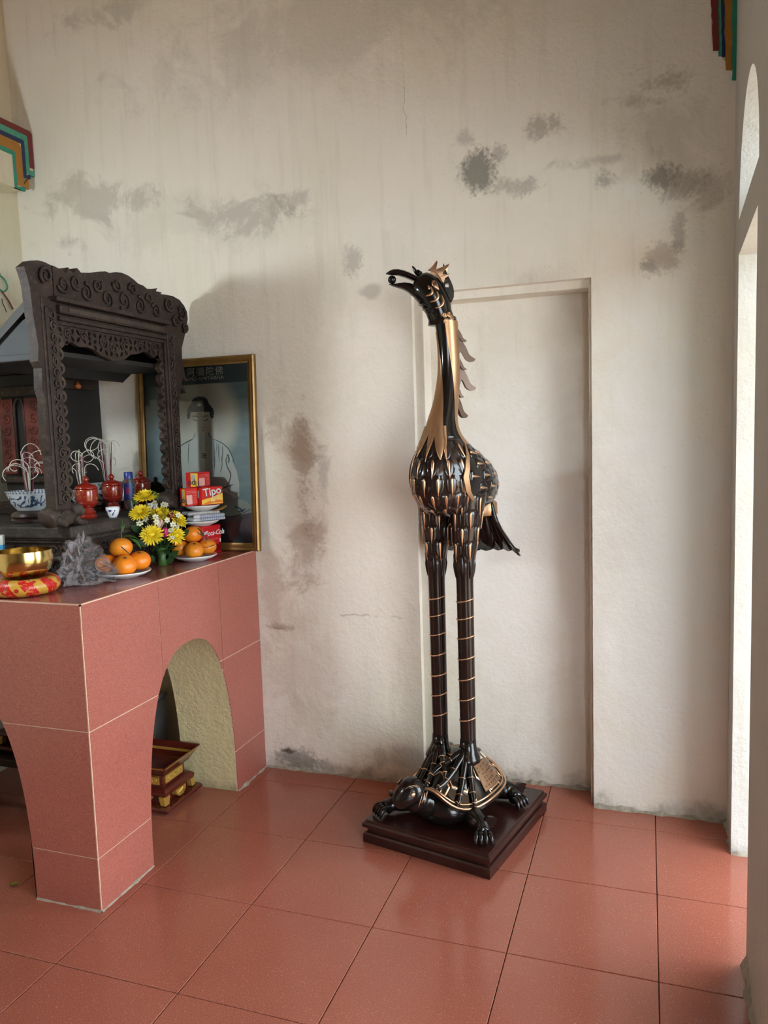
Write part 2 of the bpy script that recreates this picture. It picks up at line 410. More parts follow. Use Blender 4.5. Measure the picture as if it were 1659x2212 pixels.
def beam_end(name, X, side, dz, n):
    s = struct(mk(name, extrude([[(-1.2, 2.855+dz), (0.10, 2.855+dz), (0.118, 2.83+dz), (0.118, 2.70+dz), (0.085, 2.66+dz), (0.04, 2.655+dz), (0.04, 2.59+dz), (-1.2, 2.59+dz)]],
         lambda a, b_, d: (X - side*d, a, b_), 0.0, abs(X-(XL if side > 0 else XR(0)))+.005), M_leftw if side > 0 else M_wall))
    fn = lambda a, b_, d: (X + side*d, a, b_)
    mk('stripe_red', extrude([L_stripe(0.120, 2.866+dz, .026, .026, 2.705+dz)], fn, -.012, .004), P_red, s)
    mk('stripe_teal', extrude([L_stripe(0.094, 2.840+dz, .022, .026, 2.690+dz, (0.120, 2.697+dz))], fn, -.01, .0025), P_teal, s)
    mk('stripe_navy', extrude([L_stripe(0.072, 2.814+dz, .018, .02, 2.664+dz, (0.095, 2.674+dz))], fn, -.01, .0025), P_navy, s)
    mk('stripe_ochre', extrude([L_stripe(0.054, 2.794+dz, .040, .046, 2.618+dz, (0.084, 2.652+dz))], fn, -.01, .0015), P_ochre, s)
    mk('stripe_green', extrude([L_stripe(0.014, 2.748+dz, .016, .02, 2.598+dz, (0.060, 2.610+dz))], fn, -.01, .0025), P_green, s)
    return s
beam_end('trim_1', -0.672, 1, 0.0, 1)
# painted stripes beside the right-hand corner, on a thin plaster pad of the back wall
def strip_px(top, bot, y0, y1, wob=1.2, n=14, d=0.004, seed=1):
    rnd = random.Random(seed); L, R_ = [], []
    for i in range(n+1):
        t = i/n; y = y0+(y1-y0)*t
        a = on_y(top[0]+(bot[0]-top[0])*t+rnd.uniform(-wob, wob), y, Y0); b_ = on_y(top[1]+(bot[1]-top[1])*t+rnd.uniform(-wob, wob), y, Y0)
        L.append((a.x, a.z)); R_.append((min(b_.x, XR(Y0)-.0005), b_.z))
    return extrude([L + R_[::-1]], lambda a, b_, dd: (a, dd, b_), Y0+.003, Y0-d)
t2_ = struct(mk('trim_2', extrude([[(2.17, 2.72), (2.205, 2.66), (2.243, 2.62), (2.243, 3.2), (2.155, 3.2)]], lambda a, b_, d: (a, d, b_), Y0+.002, Y0-.002), M_wall))
for nm, tp, bt_, ye, mt, dd, sd in (('stripe_red', (1531, 1548), (1541, 1553), 110, P_red, .008, 1), ('stripe_teal', (1548, 1557), (1552, 1560), 122, P_teal, .006, 2), ('stripe_navy', (1555, 1563), (1559, 1565), 124, P_navy, .007, 3), ('stripe_ochre', (1563, 1583), (1567, 1581), 152, P_ochre, .006, 4), ('stripe_green', (1581, 1603), (1581, 1590), 174, P_green, .008, 5)):
    mk(nm, strip_px(tp, bt_, -90, ye, 1.3, 16, dd, sd), mt, t2_)
# ================================================================== ALTAR
AX1, AY0, AZ = 0.368, -0.967, 0.975
ATH = 0.265
YC, HW, AH = -0.4125, 0.2875, 0.715        # side arch
XC = 0.1155-HW                             # front arch centre
def hw(z): return HW*max(0.0, 1-(max(z, 0)/AH)**2.5)**0.4
def arch_pts(c, n=40):
    P = []
    for k in range(n+1):
        t = -1+2*k/n; a = PI/2*(1-abs(t)); s_ = -1 if t < 0 else 1
        z = AH*math.sin(a)**0.8; P.append((c + s_*hw(min(z, AH)), z))
    return P
M_cream = plaster('yellow_arch_plaster', (), tint=(0.66, 0.56, 0.33), bumpk=0.6)
M_grout = plain('pale_grout', (0.72, 0.50, 0.36), 0.8, var=0.15)
M_wtile = terrazzo('red_terrazzo_wall_tile', (0.35, 0.098, 0.072), (0.385, 0.114, 0.082), (0.54, 0.235, 0.17), (0.245, 0.060, 0.050), 0.30)
M_top = terrazzo('dark_red_terrazzo_top', (0.30, 0.085, 0.070), (0.34, 0.10, 0.085), (0.42, 0.18, 0.15), (0.24, 0.07, 0.07), 0.16)
altar = thing('tiled_altar', 'red terrazzo tiled altar with arched openings against the back wall', 'altar', (-0.2, -0.42, 0))
G = 0.008  # tile thickness
ap = arch_pts(YC)
side_core = extrude([[(AY0+G, 0)] + ap + [(Y0-.001, 0), (Y0-.001, AZ-.02), (AY0+G, AZ-.02)]], lambda a, b_, d: (d, a, b_), AX1-ATH, AX1-G)
apf = arch_pts(XC)
x_in = AX1-ATH+0.001
front_core = extrude([[(XL+.002, 0)] + apf + [(x_in, 0), (x_in, AZ-.02), (XL+.002, AZ-.02)]], lambda a, b_, d: (a, d, b_), AY0+G, AY0+ATH)
mk('masonry_arch', side_core, M_cream, altar, 'auto')
mk('masonry_arch', front_core, M_cream, altar, 'auto')
mk('top_slab', box(XL+.002, AX1-G, AY0+G, Y0-.001, AZ-.10, AZ-G), M_cream, altar)
# grout skin behind the tiles
def skin(fn, c, a0, a1):
    pts = [(a0, 0)] + arch_pts(c) + [(a1, 0), (a1, AZ-.004), (a0, AZ-.004)]
    return extrude([pts], fn, 0, 0.0055)
mk('grout', merge(skin(lambda a, b_, d: (AX1-G+d, a, b_), YC, AY0+G, Y0-.001), skin(lambda a, b_, d: (a, AY0+G-d, b_), XC, XL+.002, AX1-G),
   box(XL+.002, AX1-.0012, AY0+.0012, Y0-.001, AZ-G, AZ-.0015), box(AX1-.007, AX1-.0012, AY0+.0012, AY0+.007, 0.001, AZ-.002)), M_grout, altar)
g = 0.0021
rows_ = [(0.0, 0.172), (0.172, 0.577), (0.577, AZ)]
def tile_polys(c, cols):
    out = []
    for a0, a1 in cols:
        for z0, z1 in rows_:
            A0, A1, Z0, Z1 = a0+g, a1-g, z0+g, z1-(g if z1 < AZ else 0.005)
            N = 24; zs = [Z0+(Z1-Z0)*k/N for k in range(N+1)]
            if A1 <= c+0.05 or A0 >= c-0.05 and False: pass
            mid = (A0+A1)/2
            if a0 < c < a1:   # over the arch crown
                xs = [A0+(A1-A0)*k/40 for k in range(41)]
                top = lambda x: AH*max(0, 1-(abs(x-c)/HW)**2.5)**0.4 if abs(x-c) < HW else 0
                lo = [(x, max(Z0, top(x))) for x in xs]
                if all(l[1] >= Z1-1e-4 for l in lo): continue
                if z0 < 0.5:
                    # slivers beside the opening
                    R = [(max(A0, c+hw(z)), z) for z in zs if c+hw(z) < A1-0.002]
                    if len(R) > 2: out.append(R + [(A1, R[-1][1]), (A1, R[0][1])])
                    continue
                out.append(lo + [(A1, Z1), (A0, Z1)])
            elif mid < c:
                R = [(min(A1, c-hw(z)), z) for z in zs]
                out.append([(A0, Z0)] + R + [(A0, Z1)])
            else:
                R = [(max(A0, c+hw(z)), z) for z in zs]
                out.append(R + [(A1, Z1), (A1, Z0)])
    return out
for poly in tile_polys(YC, [(AY0+.0022, -0.585), (-0.585, -0.19), (-0.19, Y0-.001)]):
    mk('wall_tile', extrude([poly], lambda a, b_, d: (d, a, b_), AX1-G+.001, AX1), M_wtile, altar)
for poly in tile_polys(XC, [(XL+.002, -0.43), (-0.43, -0.03), (-0.03, AX1-.0022)]):
    mk('wall_tile', extrude([poly], lambda a, b_, d: (a, d, b_), AY0, AY0+G-.001), M_wtile, altar)
for xa, xb in ((-0.43, -0.03), (-0.03, AX1-.003), (XL+.003, -0.43)):
    for ya, yb in ((AY0+.003, -0.585), (-0.585, -0.19), (-0.19, Y0-.002)):
        mk('top_tile', rbox(xa+g, xb-g, ya+g, yb-g, AZ-G+.001, AZ, 0.001, 1), M_top, altar)
# mortar smear at the foot
fo = fillet('foot_mortar', [(0.116, AY0, 0), (AX1, AY0, 0)], (0, -1, 0), 0.006, 0.007)
def sub_fillet(o, p):
    off = rootloc(p); 
    for v in o.data.vertices: v.co -= off
    o.parent = p
    if 'kind' in o: del o['kind']
sub_fillet(fo, altar)
sub_fillet(fillet('foot_mortar', [(AX1, AY0, 0), (AX1, -0.70, 0)], (1, 0, 0), 0.006, 0.009), altar)
sub_fillet(fillet('foot_mortar', [(AX1, -0.125, 0), (AX1, Y0-.003, 0)], (1, 0, 0), 0.008, 0.012), altar)
# ================================================================== STATUE (crane on a tortoise) AND PLINTH
SC = Vector((1.307, -0.155, 0)); SU = Vector((0.974, -0.2265, 0)).normalized(); SV = Vector((0.2265, 0.974, 0)).normalized()
def W(u, v, z): return SC + SU*u + SV*v + Vector((0, 0, z))
def lacquer(name, base, rough=0.16, bp=0.03):
    b = NB(name); n = b.noise(6, 3, vec=b.pos)
    col = b.mix(n, tuple(k*0.6 for k in base), tuple(k*1.5 for k in base))
    if bp: b.bump(b.noise(35, 3), bp, 0.003)
    return b.fin(col, b.math('ADD', b.math('MULTIPLY', n, 0.10), rough-0.04), coat=0.12, coat_rough=0.08, spec=0.42)
M_lac = lacquer('black_brown_lacquer', (0.0075, 0.0055, 0.0050))
M_lacb = lacquer('brown_black_lacquer', (0.016, 0.0085, 0.0070))
def copper(name, col, rough=0.28, met=0.85):
    b = NB(name); n = b.noise(40, 4, vec=b.scalev(b.pos, (1, 1, 0.15)))
    c = b.mix(n, tuple(k*0.75 for k in col), col)
    return b.fin(c, rough, met)
M_cop = copper('copper_gold_inlay', (0.86, 0.52, 0.31))
M_bronze = copper('brushed_bronze_band', (0.50, 0.29, 0.155), 0.38, 0.75)
M_mane = copper('dull_bronze_mane', (0.15, 0.095, 0.068), 0.42, 0.5)
M_plinth = lacquer('dark_mahogany_gloss', (0.028, 0.0085, 0.0065), 0.24, 0.0)

# ---- plinth
PH = 0.082
plinth = thing('square_plinth', 'dark mahogany two-step square plinth under the tortoise statue', 'plinth', tuple(W(0, 0, 0)))
def slab(w_, d_, prof):
    rings = []
    for ins, z in prof:
        a, b_ = w_-ins, d_-ins
        rings.append([W(-a, -b_, z), W(a, -b_, z), W(a, b_, z), W(-a, b_, z)])
    return loft(rings)
PW, PD = 0.247, 0.262
mk('lower_slab', slab(PW, PD, [(0.0, 0), (0.0, 0.030), (0.004, 0.036), (0.010, 0.038)]), M_plinth, plinth)
mk('neck_slab', slab(PW-.012, PD-.012, [(0, 0.036), (0, 0.054)]), M_plinth, plinth)
mk('upper_slab', slab(PW+.002, PD+.002, [(0.010, 0.052), (0.002, 0.055), (0.0, 0.060), (0.0, 0.068), (0.003, 0.073), (0.009, 0.075), (0.010, PH)]), M_plinth, plinth)

statue = thing('crane_statue', 'tall black lacquer crane with copper feathers standing on a tortoise', 'statue', tuple(W(0, 0, PH)))

# ---- tortoise
TA, TB, TV = 0.170, 0.215, 0.005      # shell half width, half length, centre v
def rim_z(phi):                        # phi = 0 at the head (-v)
    return 0.158 + 0.062*math.exp(-(phi/0.42)**2) + 0.022*math.exp(-((abs(phi)-PI)/0.5)**2) + 0.014*math.cos(phi*4)*0.5
def shell_pt(phi, r, off=0.0):         # r 0 centre .. 1 rim
    u, v = TA*r*math.sin(phi), TV - TB*r*math.cos(phi)
    zt = 0.292 - 0.10*r**2.2
    z = zt*(1-r**3) + rim_z(phi)*r**3
    return W(u, v, z+off)
PHI = [-PI+2*PI*k/56 for k in range(56)]
rings = [[shell_pt(p, r) for p in PHI] for r in (0.02, 0.1, 0.2, 0.3, 0.4, 0.5, 0.6, 0.7, 0.78, 0.86, 0.93, 0.98, 1.0)]
rings.append([shell_pt(p, 1.0, -0.010) for p in PHI]); rings.append([shell_pt(p, 0.86, -0.022) for p in PHI])
shell_vf = loft(rings)
shell = mk('tortoise_shell', shell_vf, M_lac, statue, 'auto')
shell_bvh = BVHTree.FromPolygons([Vector(v) for v in shell_vf[0]], shell_vf[1])
SHC = W(0, 0, 0.10)
def on_surf(bvh, p, lift, center=None):
    loc, n, idx, d = bvh.find_nearest(Vector(p))
    if center is not None and n.dot(loc-Vector(center)) < 0: n = -n
    return loc + n*lift, n
mk('rim_band', merge(tube([shell_pt(p, 0.985, 0.002) for p in PHI], 0.0042, 6, True), tube([shell_pt(p, 0.925, 0.0035) for p in PHI], 0.0032, 6, True)), M_cop, shell, True)
# hexagonal scutes with copper outlines
def hexpts(cu, cv, R): return [(cu+R*math.sin(PI/3*k), cv+R*math.cos(PI/3*k)) for k in range(6)]
def to_shell(u, v, lift):
    r2 = math.hypot(u/TA, (v-TV)/TB)
    ph = math.atan2(u/TA, -(v-TV)/TB)
    return shell_pt(ph, min(r2, 0.9), lift)
HX = 0.066
for row in range(-3, 4):
    for colm in range(-3, 4):
        cu = (colm + (0.5 if row % 2 else 0))*HX*1.732*0.9; cv = TV + row*HX*1.5*0.9
        if math.hypot(cu/TA, (cv-TV)/TB) > 0.92: continue
        pts = hexpts(cu, cv, HX*0.86)
        def subdiv(P, n=5):
            o = []
            for k in range(len(P)):
                a, b_ = P[k], P[(k+1) % len(P)]
                o += [(a[0]+(b_[0]-a[0])*t/n, a[1]+(b_[1]-a[1])*t/n) for t in range(n)]
            return o
        P = subdiv(pts)
        rr = [[to_shell(cu+(a-cu)*q, cv+(b_-cv)*q, l) for a, b_ in P] for q, l in ((1.0, 0.0), (0.985, 0.0025), (0.5, 0.003), (0.05, 0.003))]
        sc_ = mk('scute', loft(rr), M_lac, shell, 'auto')
        rr2 = [[to_shell(cu+(a-cu)*q, cv+(b_-cv)*q, l) for a, b_ in P] for q, l in ((0.97, 0.002), (0.95, 0.0042), (0.89, 0.0042), (0.87, 0.002))]
        mk('scute_outline', loft(rr2, caps=False), M_cop, shell, 'auto')
# marginal ticks
for k in range(16):
    ph = -PI+2*PI*(k+0.5)/16
    mk('rim_tick', tube([shell_pt(ph, r, 0.003) for r in (0.80, 0.86, 0.92)], 0.0028, 6), M_cop, shell, True)
# inscription plate on the right flank of the shell
def plate_pt(a, b_, l):   # a along rim (phi), b across (r)
    ph = 1.62 + 0.36*a; r = 0.70 + 0.17*b_
    return shell_pt(ph, r, l)
pl_rows = [[plate_pt(-1+2*i/8, -1+2*j/6, 0.0065) for i in range(9)] for j in range(7)]
M_plaque = copper('engraved_bronze_plate', (0.40, 0.235, 0.135), 0.42, 0.75)
pv = grid(pl_rows); pr_ = [[plate_pt((-1+2*i/8)*1.0, (-1+2*j/6), 0.0) for i in range(9)] for j in range(7)]
edge = [pl_rows[0][i] for i in range(9)] + [pl_rows[j][8] for j in range(1, 7)] + [pl_rows[6][i] for i in range(7, -1, -1)] + [pl_rows[j][0] for j in range(5, 0, -1)]
plq = mk('inscription_plate', merge(pv, tube(edge, 0.0022, 5, True)), M_plaque, shell, 'auto')
plq['label'] = 'small bronze plate engraved with rows of writing'
M_eng = plain('engraving_dark', (0.09, 0.05, 0.03), 0.6)
ink = []
for j in range(6):
    for i in range(7):
        if random.random() < 0.2: continue
        a = -0.78+1.56*i/6; b_ = -0.72+1.44*j/5
        s_ = 0.07
        ink.append(tube([plate_pt(a-s_, b_-0.06, .0075), plate_pt(a, b_+0.05, .0075), plate_pt(a+s_, b_-0.03, .0075)], 0.0008, 4))
        ink.append(tube([plate_pt(a-s_*.5, b_+0.07, .0075), plate_pt(a+s_*.6, b_+0.08, .0075)], 0.0008, 4))
tag(mk('engraving', merge(*ink), M_eng, shell), kind='stuff')

# belly and neck
def blob_loft(path, seg=20):
    """path: list of (centre world, half u, half z, axis along v)"""
    rings = []
    for c, a, h in path:
        rings.append([c + SU*a*math.cos(2*PI*k/seg) + Vector((0, 0, h*math.sin(2*PI*k/seg))) for k in range(seg)])
    return loft(rings)
mk('tortoise_belly', blob_loft([(W(0, -0.20, 0.145), 0.05, 0.03), (W(0, -0.185, 0.140), 0.085, 0.05), (W(0, -0.13, 0.1385), 0.125, 0.055), (W(0, 0.0, 0.1365), 0.148, 0.053), (W(0, 0.11, 0.1375), 0.13, 0.053), (W(0, 0.185, 0.14), 0.08, 0.045), (W(0, 0.21, 0.14), 0.03, 0.02)]), M_lac, statue, True)
# neck and head: head raised, turned a little to the left
HD = (-SV*0.86 - SU*0.50).normalized(); HS = Vector((0, 0, 1)).cross(HD).normalized()
hp = W(-0.055, -0.245, 0.215)
def ring_dir(c, d, a, h, seg=22, squash=1.0):
    d = Vector(d).normalized(); s_ = Vector((0, 0, 1)).cross(d).normalized(); t_ = d.cross(s_)
    return [Vector(c) + s_*a*math.cos(2*PI*k/seg) + t_*h*math.sin(2*PI*k/seg) for k in range(seg)]
nk = smooth_pts([W(-0.01, -0.10, 0.150), W(-0.02, -0.165, 0.160), W(-0.035, -0.205, 0.178), hp + Vector((0, 0, -0.005))], 4)
nr = []
for i, p in enumerate(nk):
    t = i/(len(nk)-1); d = (nk[min(i+1, len(nk)-1)]-nk[max(i-1, 0)])
    rr = 0.058*(1-t)+0.040*t + 0.0035*math.sin(i*2.1)
    nr.append(ring_dir(p, d, rr, rr*1.05))
mk('tortoise_neck', loft(nr), M_lac, statue, True)
HDn = (HD + Vector((0, 0, -0.10))).normalized()
hr = []
for t, a, h, dz in ((-0.045, 0.030, 0.034, 0.006), (-0.03, 0.042, 0.044, 0.008), (-0.008, 0.048, 0.050, 0.010), (0.014, 0.046, 0.047, 0.006), (0.034, 0.039, 0.040, 0.0), (0.05, 0.031, 0.031, -0.006), (0.060, 0.020, 0.021, -0.009), (0.065, 0.006, 0.007, -0.010)):
    hr.append(ring_dir(hp + HDn*t + Vector((0, 0, dz)), HDn, a, h))
thead = mk('tortoise_head', loft(hr), M_lac, statue, True)
tup = HDn.cross(HS) if HDn.cross(HS).z > 0 else -HDn.cross(HS)
for s_ in (-1, 1):
    e = hp + HDn*0.012 + HS*s_*0.0445 + tup*0.020
    V, F = lathe([(0.0005, 0.006), (0.005, 0.0055), (0.008, 0.003), (0.010, 0.0)], seg=14)
    q = (HS*s_).to_track_quat('Z', 'Y').to_matrix().to_4x4()
    mk('eye', xf((V, F), Matrix.Translation(e) @ q), M_cop, thead, True)
    for k in range(3):
        cx = hp + HDn*(-0.012-0.013*k) + HS*s_*(0.047-0.004*k) - tup*0.010
        P = [cx + HDn*0.010*math.sin(t*1.2)*-1 + tup*0.020*t for t in (-1, -0.5, 0, 0.5, 1)]
        mk('cheek_line', tube(P, [0.0006, 0.0014, 0.002, 0.0014, 0.0006], 6), M_cop, thead, True)
    br = [hp + HDn*(0.03-0.016*k) + HS*s_*(0.026+0.004*k) + tup*(0.036+0.006*math.sin(k*1.2)) for k in range(4)]
    mk('brow_curl', tube(br, [0.003, 0.0055, 0.005, 0.002], 8), M_lac, thead, True)
    mk('brow_line', tube([p + tup*0.0045+HS*s_*.001 for p in br], 0.0012, 5), M_cop, thead, True)
# legs
for su, fv, front in ((-1, -0.185, True), (1, -0.185, True), (1, 0.10, False), (-1, 0.12, False)):
    k0 = W(su*0.100, (-0.100 if front else 0.100), 0.128)
    k1 = W(su*0.140, (-0.140 if front else 0.115), 0.124)
    k2 = W(su*0.172, (-0.165 if front else 0.118), 0.119)
    ft = W(su*0.192, (fv-0.008), PH+0.0275)
    p = smooth_pts([k0, k1, k2, ft], 4)
    rad = [0.038, 0.038, 0.037, 0.036, 0.035, 0.034, 0.032, 0.030, 0.027, 0.025, 0.025, 0.026, 0.025]
    leg = mk('tortoise_leg', tube(p, rad, 16), M_lac, statue, True)
    fd = (-SV*0.85 + SU*su*0.5).normalized() if front else (SU*su*0.95 - SV*0.25).normalized()
    fs = Vector((0, 0, 1)).cross(fd)
    for k in range(4):
        o_ = (k-1.5)
        b0 = ft + fs*o_*0.012 - fd*0.004; d_ = (fd + fs*o_*0.16)
        P = [b0 + Vector((0, 0, 0.004)), b0 + d_*0.018 + Vector((0, 0, 0.008)), b0 + d_*0.034 + Vector((0, 0, -0.002)), b0 + d_*0.040 + Vector((0, 0, -0.0215))]
        mk('claw', tube(smooth_pts(P, 3), [0.010, 0.0095, 0.009, 0.009, 0.009, 0.0085, 0.008, 0.0065, 0.005, 0.0022], 8), M_lac, leg, True)
    dr = (SV*0.75 + SU*su*0.66).normalized() if front else (SV*0.9 + SU*su*0.4).normalized()
    q0 = k2 + SU*su*0.010 + SV*0.004 + Vector((0, 0, 0.010))
    rp = [(0, .014), (.018, .022), (.040, .016), (.048, .008), (.042, .004), (.044, -.006), (.034, -.008), (.034, -.018), (.022, -.018), (.016, -.026), (0, -.020)]
    sd_ = Vector((0, 0, 1)).cross(dr)
    mk('leg_ruffle', extrude([[tuple(p)[:2] for p in smooth_pts([(a_, b_, 0) for a_, b_ in rp], 2, True)]], lambda a_, b_, d: q0 + dr*a_ + sd_*d + Vector((0, 0, b_)), -.006, .006), M_lac, leg, 'auto')
mk('tortoise_tail', tube([W(0, 0.19, 0.135), W(0.01, 0.225, 0.12), W(0.02, 0.245, 0.100)], [0.026, 0.016, 0.006], 10), M_lac, statue, True)

# ---- crane body + neck: stacked elliptical sections
KEY = [  # z, centre v, half u, half v
    (1.150, 0.045, 0.020, 0.050), (1.158, 0.050, 0.050, 0.110), (1.175, 0.055, 0.082, 0.170), (1.200, 0.058, 0.104, 0.212), (1.235, 0.056, 0.119, 0.236), (1.270, 0.048, 0.125, 0.236),
    (1.305, 0.034, 0.125, 0.222), (1.340, 0.012, 0.118, 0.192), (1.370, -0.012, 0.105, 0.155), (1.400, -0.035, 0.088, 0.118), (1.430, -0.048, 0.071, 0.088), (1.460, -0.052, 0.058, 0.070),
    (1.500, -0.044, 0.049, 0.058), (1.550, -0.022, 0.0425, 0.050), (1.610, 0.000, 0.038, 0.046), (1.670, 0.012, 0.035, 0.043), (1.740, 0.012, 0.0335, 0.042), (1.790, 0.006, 0.0345, 0.043), (1.830, -0.001, 0.037, 0.046), (1.850, -0.004, 0.035, 0.044)]
def key_at(z):
    for i in range(len(KEY)-1):
        if KEY[i][0] <= z <= KEY[i+1][0]:
            a, b_ = KEY[i], KEY[i+1]; p, q = KEY[max(i-1, 0)], KEY[min(i+2, len(KEY)-1)]
            t = (z-a[0])/(b_[0]-a[0]); out = []
            for j in (1, 2, 3):
                ma = (b_[j]-p[j])/(b_[0]-p[0])*(b_[0]-a[0]); mb = (q[j]-a[j])/(q[0]-a[0])*(b_[0]-a[0])
                out.append((2*t**3-3*t*t+1)*a[j] + (t**3-2*t*t+t)*ma + (-2*t**3+3*t*t)*b_[j] + (t**3-t*t)*mb)
            return out
    return KEY[-1][1:] if z > KEY[-1][0] else KEY[0][1:]
def S(z, phi, lift=0.0):   # phi 0 = front (-v), +90deg = +u side
    v0, a, b_ = key_at(z)
    return W((a+lift)*math.sin(phi), v0-(b_+lift)*math.cos(phi), z)
def stack(z0, z1, n, seg=48): return loft([[S(z0+(z1-z0)*i/n, 2*PI*k/seg) for k in range(seg)] for i in range(n+1)])
body_vf = stack(1.150, 1.43, 36)
body = mk('crane_body', body_vf, M_lacb, statue, True)
neck = mk('crane_neck', stack(1.43, 1.85, 42, 40), M_lac, statue, True)
full_vf = stack(1.150, 1.85, 80)
bvh_body = BVHTree.FromPolygons([Vector(v) for v in full_vf[0]], full_vf[1])
BC = W(0, 0.03, 1.27)

def patch(bvh, p, d, L, wd, lift0, lift1, kind, center):
    """feather (kind 'f') or teardrop inlay ('t') lying on the surface: starts at p, runs along d"""
    loc, n, i_, _ = bvh.find_nearest(Vector(p))
    if n.dot(loc-center) < 0: n = -n
    d = Vector(d); d = (d-n*d.dot(n)).normalized(); s_ = n.cross(d)
    rows = []; top = []
    if kind == 'f': prof = [(0.0, .80), (0.3, 1.0), (0.6, 1.0), (0.78, .86), (0.9, .60), (0.97, .32), (1.0, .08)]
    else: prof = [(0.0, .15), (0.06, .75), (0.18, 1.0), (0.4, .85), (0.65, .58), (0.85, .32), (1.0, .05)]
    cols = 5 if kind == 'f' else 3
    for t, wf in prof:
        r = []
        for c in range(cols):
            x = (-1+2*c/(cols-1))*wd*0.5*wf
            q, nn = None, None
            g_ = loc + d*(t*L) + s_*x
            l2, n2, i2, _ = bvh.find_nearest(g_)
            if n2.dot(n) < 0: n2 = -n2
            e = 1-(abs(-1+2*c/(cols-1)))**3
            r.append(l2 + n2*(lift0+(lift1-lift0)*t)*(e if kind == 'f' else (0.35+0.65*e)))
        rows.append(r)
    base = [[v_ - n*0.0025 for v_ in r] for r in rows]
    A = grid(rows); B = grid(base)
    # side walls
    nV = len(A[0]); V = A[0]+B[0]; F = A[1]+[tuple(reversed([i+nV for i in f])) for f in B[1]]
    nc = cols; nr_ = len(rows)
    per = [i for i in range(nc)] + [j*nc+nc-1 for j in range(1, nr_)] + [(nr_-1)*nc+i for i in range(nc-2, -1, -1)] + [j*nc for j in range(nr_-2, 0, -1)]
    for a, b_ in zip(per, per[1:]+per[:1]): F.append((a, b_, b_+nV, a+nV))
    return V, F
def feather(bvh, p, d, L, wd, parent, center, inlay=True, mat=M_lacb, s=1.0, copmat=None):
    mk('feather', patch(bvh, p, d, L, wd, 0.0004, 0.0022, 'f', center), mat, parent, True)
    if inlay:
        d = Vector(d).normalized()
        mk('feather_inlay', patch(bvh, Vector(p)+d*L*0.14, d, L*0.98*s, wd*0.22, 0.0028, 0.0040, 't', center), copmat or M_cop, parent, True)
DN = Vector((0, 0, -1))
# breast feathers
for ri, z in enumerate([1.425, 1.370, 1.310, 1.250, 1.195]):
    v0, a, b_ = key_at(z); per = [0]
    lim = math.radians((70, 66, 62, 62, 60)[ri])
    N = 400; acc = [0.0]
    for k in range(N): acc.append(acc[-1] + (S(z, lim*(k+1)/N)-S(z, lim*k/N)).length)
    wd = 0.048; m = int(acc[-1]/wd)
    for k in range(-m-1, m+1):
        x = (k+(0.5 if ri % 2 else 0.0))*wd
        if abs(x) > acc[-1]: continue
        i_ = next(j for j in range(N+1) if acc[j] >= abs(x)-1e-9)
        ph = math.copysign(lim*i_/N, x)
        p = S(z, ph); d = S(z-0.03, ph)-S(z, ph)
        feather(bvh_body, p, d, 0.070 if ri < 4 else 0.04, wd*1.04, body, BC)
# wings: raised shells on both flanks with feathers pointing back
for s_ in (1, -1):
    def Wg(z, t, lift=0.0):
        tab = [(1.18, 80), (1.20, 72), (1.225, 63), (1.25, 57), (1.30, 55), (1.35, 63), (1.39, 76), (1.42, 88)]
        d0 = tab[0][1]
        for (za, da), (zb, db) in zip(tab[:-1], tab[1:]):
            if za <= z <= zb: d0 = da+(db-da)*(z-za)/(zb-za)
        ph0 = math.radians(d0)
        ph = ph0 + (math.radians(180)-ph0)*t
        return S(z, s_*ph, lift)
    rows = [[Wg(1.19+0.22*i/14, t/10, 0.004) for t in range(11)] for i in range(15)]
    inner = [[Wg(1.19+0.22*i/14, t/10, -0.004) for t in range(11)] for i in range(15)]
    A, B = grid(rows), grid(inner); n_ = len(A[0])
    wing = mk('wing', (A[0]+B[0], A[1]+[tuple(reversed([i+n_ for i in f])) for f in B[1]] + [(i, i+1, i+1+n_, i+n_) for i in range(10)]), M_lac, statue, True)
    band = [[Wg(1.190+0.22*i/20, 0, 0.0075) + (Wg(1.190+0.22*i/20, 0.06)-Wg(1.190+0.22*i/20, 0)).normalized()*0.017*q*(0.35+0.65*math.sin(PI*min(1, i/20*0.9+0.12)))
             for q in (-0.5, 0, 0.5, 1.0)] for i in range(21)]
    mk('wing_band', merge(grid(band), grid([[p - SU*s_*0.004 for p in r] for r in band])), M_bronze, wing, True)
    bw = BVHTree.FromPolygons([Vector(v) for v in A[0]], A[1])
    for ri, z in enumerate([1.385, 1.345, 1.303, 1.260, 1.220]):
        for k in range(6):
            t = 0.05 + (k + (0.5 if ri % 2 else 0.0))*0.17
            if t > 0.90: continue
            p = Wg(z, t, 0.004); d = Wg(z-0.004, min(1, t+0.08), 0.004)-p
            feather(bw, p, d, 0.060, 0.046, wing, BC, mat=M_lac, s=0.85)
# neck ribbons (bronze): front flames, back band
def twist(z):
    t = max(0, min(1, (z-1.45)/0.36)); return -1.0*t*t*(3-2*t)
def ribbon(z0, z1, half, n=40, m=8, centre=0.0, lift=0.0028):
    rows = []
    for i in range(n+1):
        z = z0+(z1-z0)*i/n; h = max(0.02, half(i/n)); c0 = centre + twist(z)
        rows.append([S(z, c0 + h*(-1+2*j/m), lift*(0.35+0.65*(1-abs(-1+2*j/m)**4))) for j in range(m+1)])
    return grid(rows)
mk('neck_ribbon', ribbon(1.80, 1.455, lambda t: 0.42+0.26*t), M_bronze, neck, True)
for c_, zb, wd in ((0.44, 1.362, 0.27), (0.02, 1.385, 0.22), (-0.42, 1.372, 0.26), (0.70, 1.405, 0.12), (-0.72, 1.40, 0.14)):
    mk('neck_flame', ribbon(1.475, zb, lambda t, wd=wd: wd*(1-t**1.6)+0.01, 14, 4, c_, 0.0042), M_bronze, neck, True)
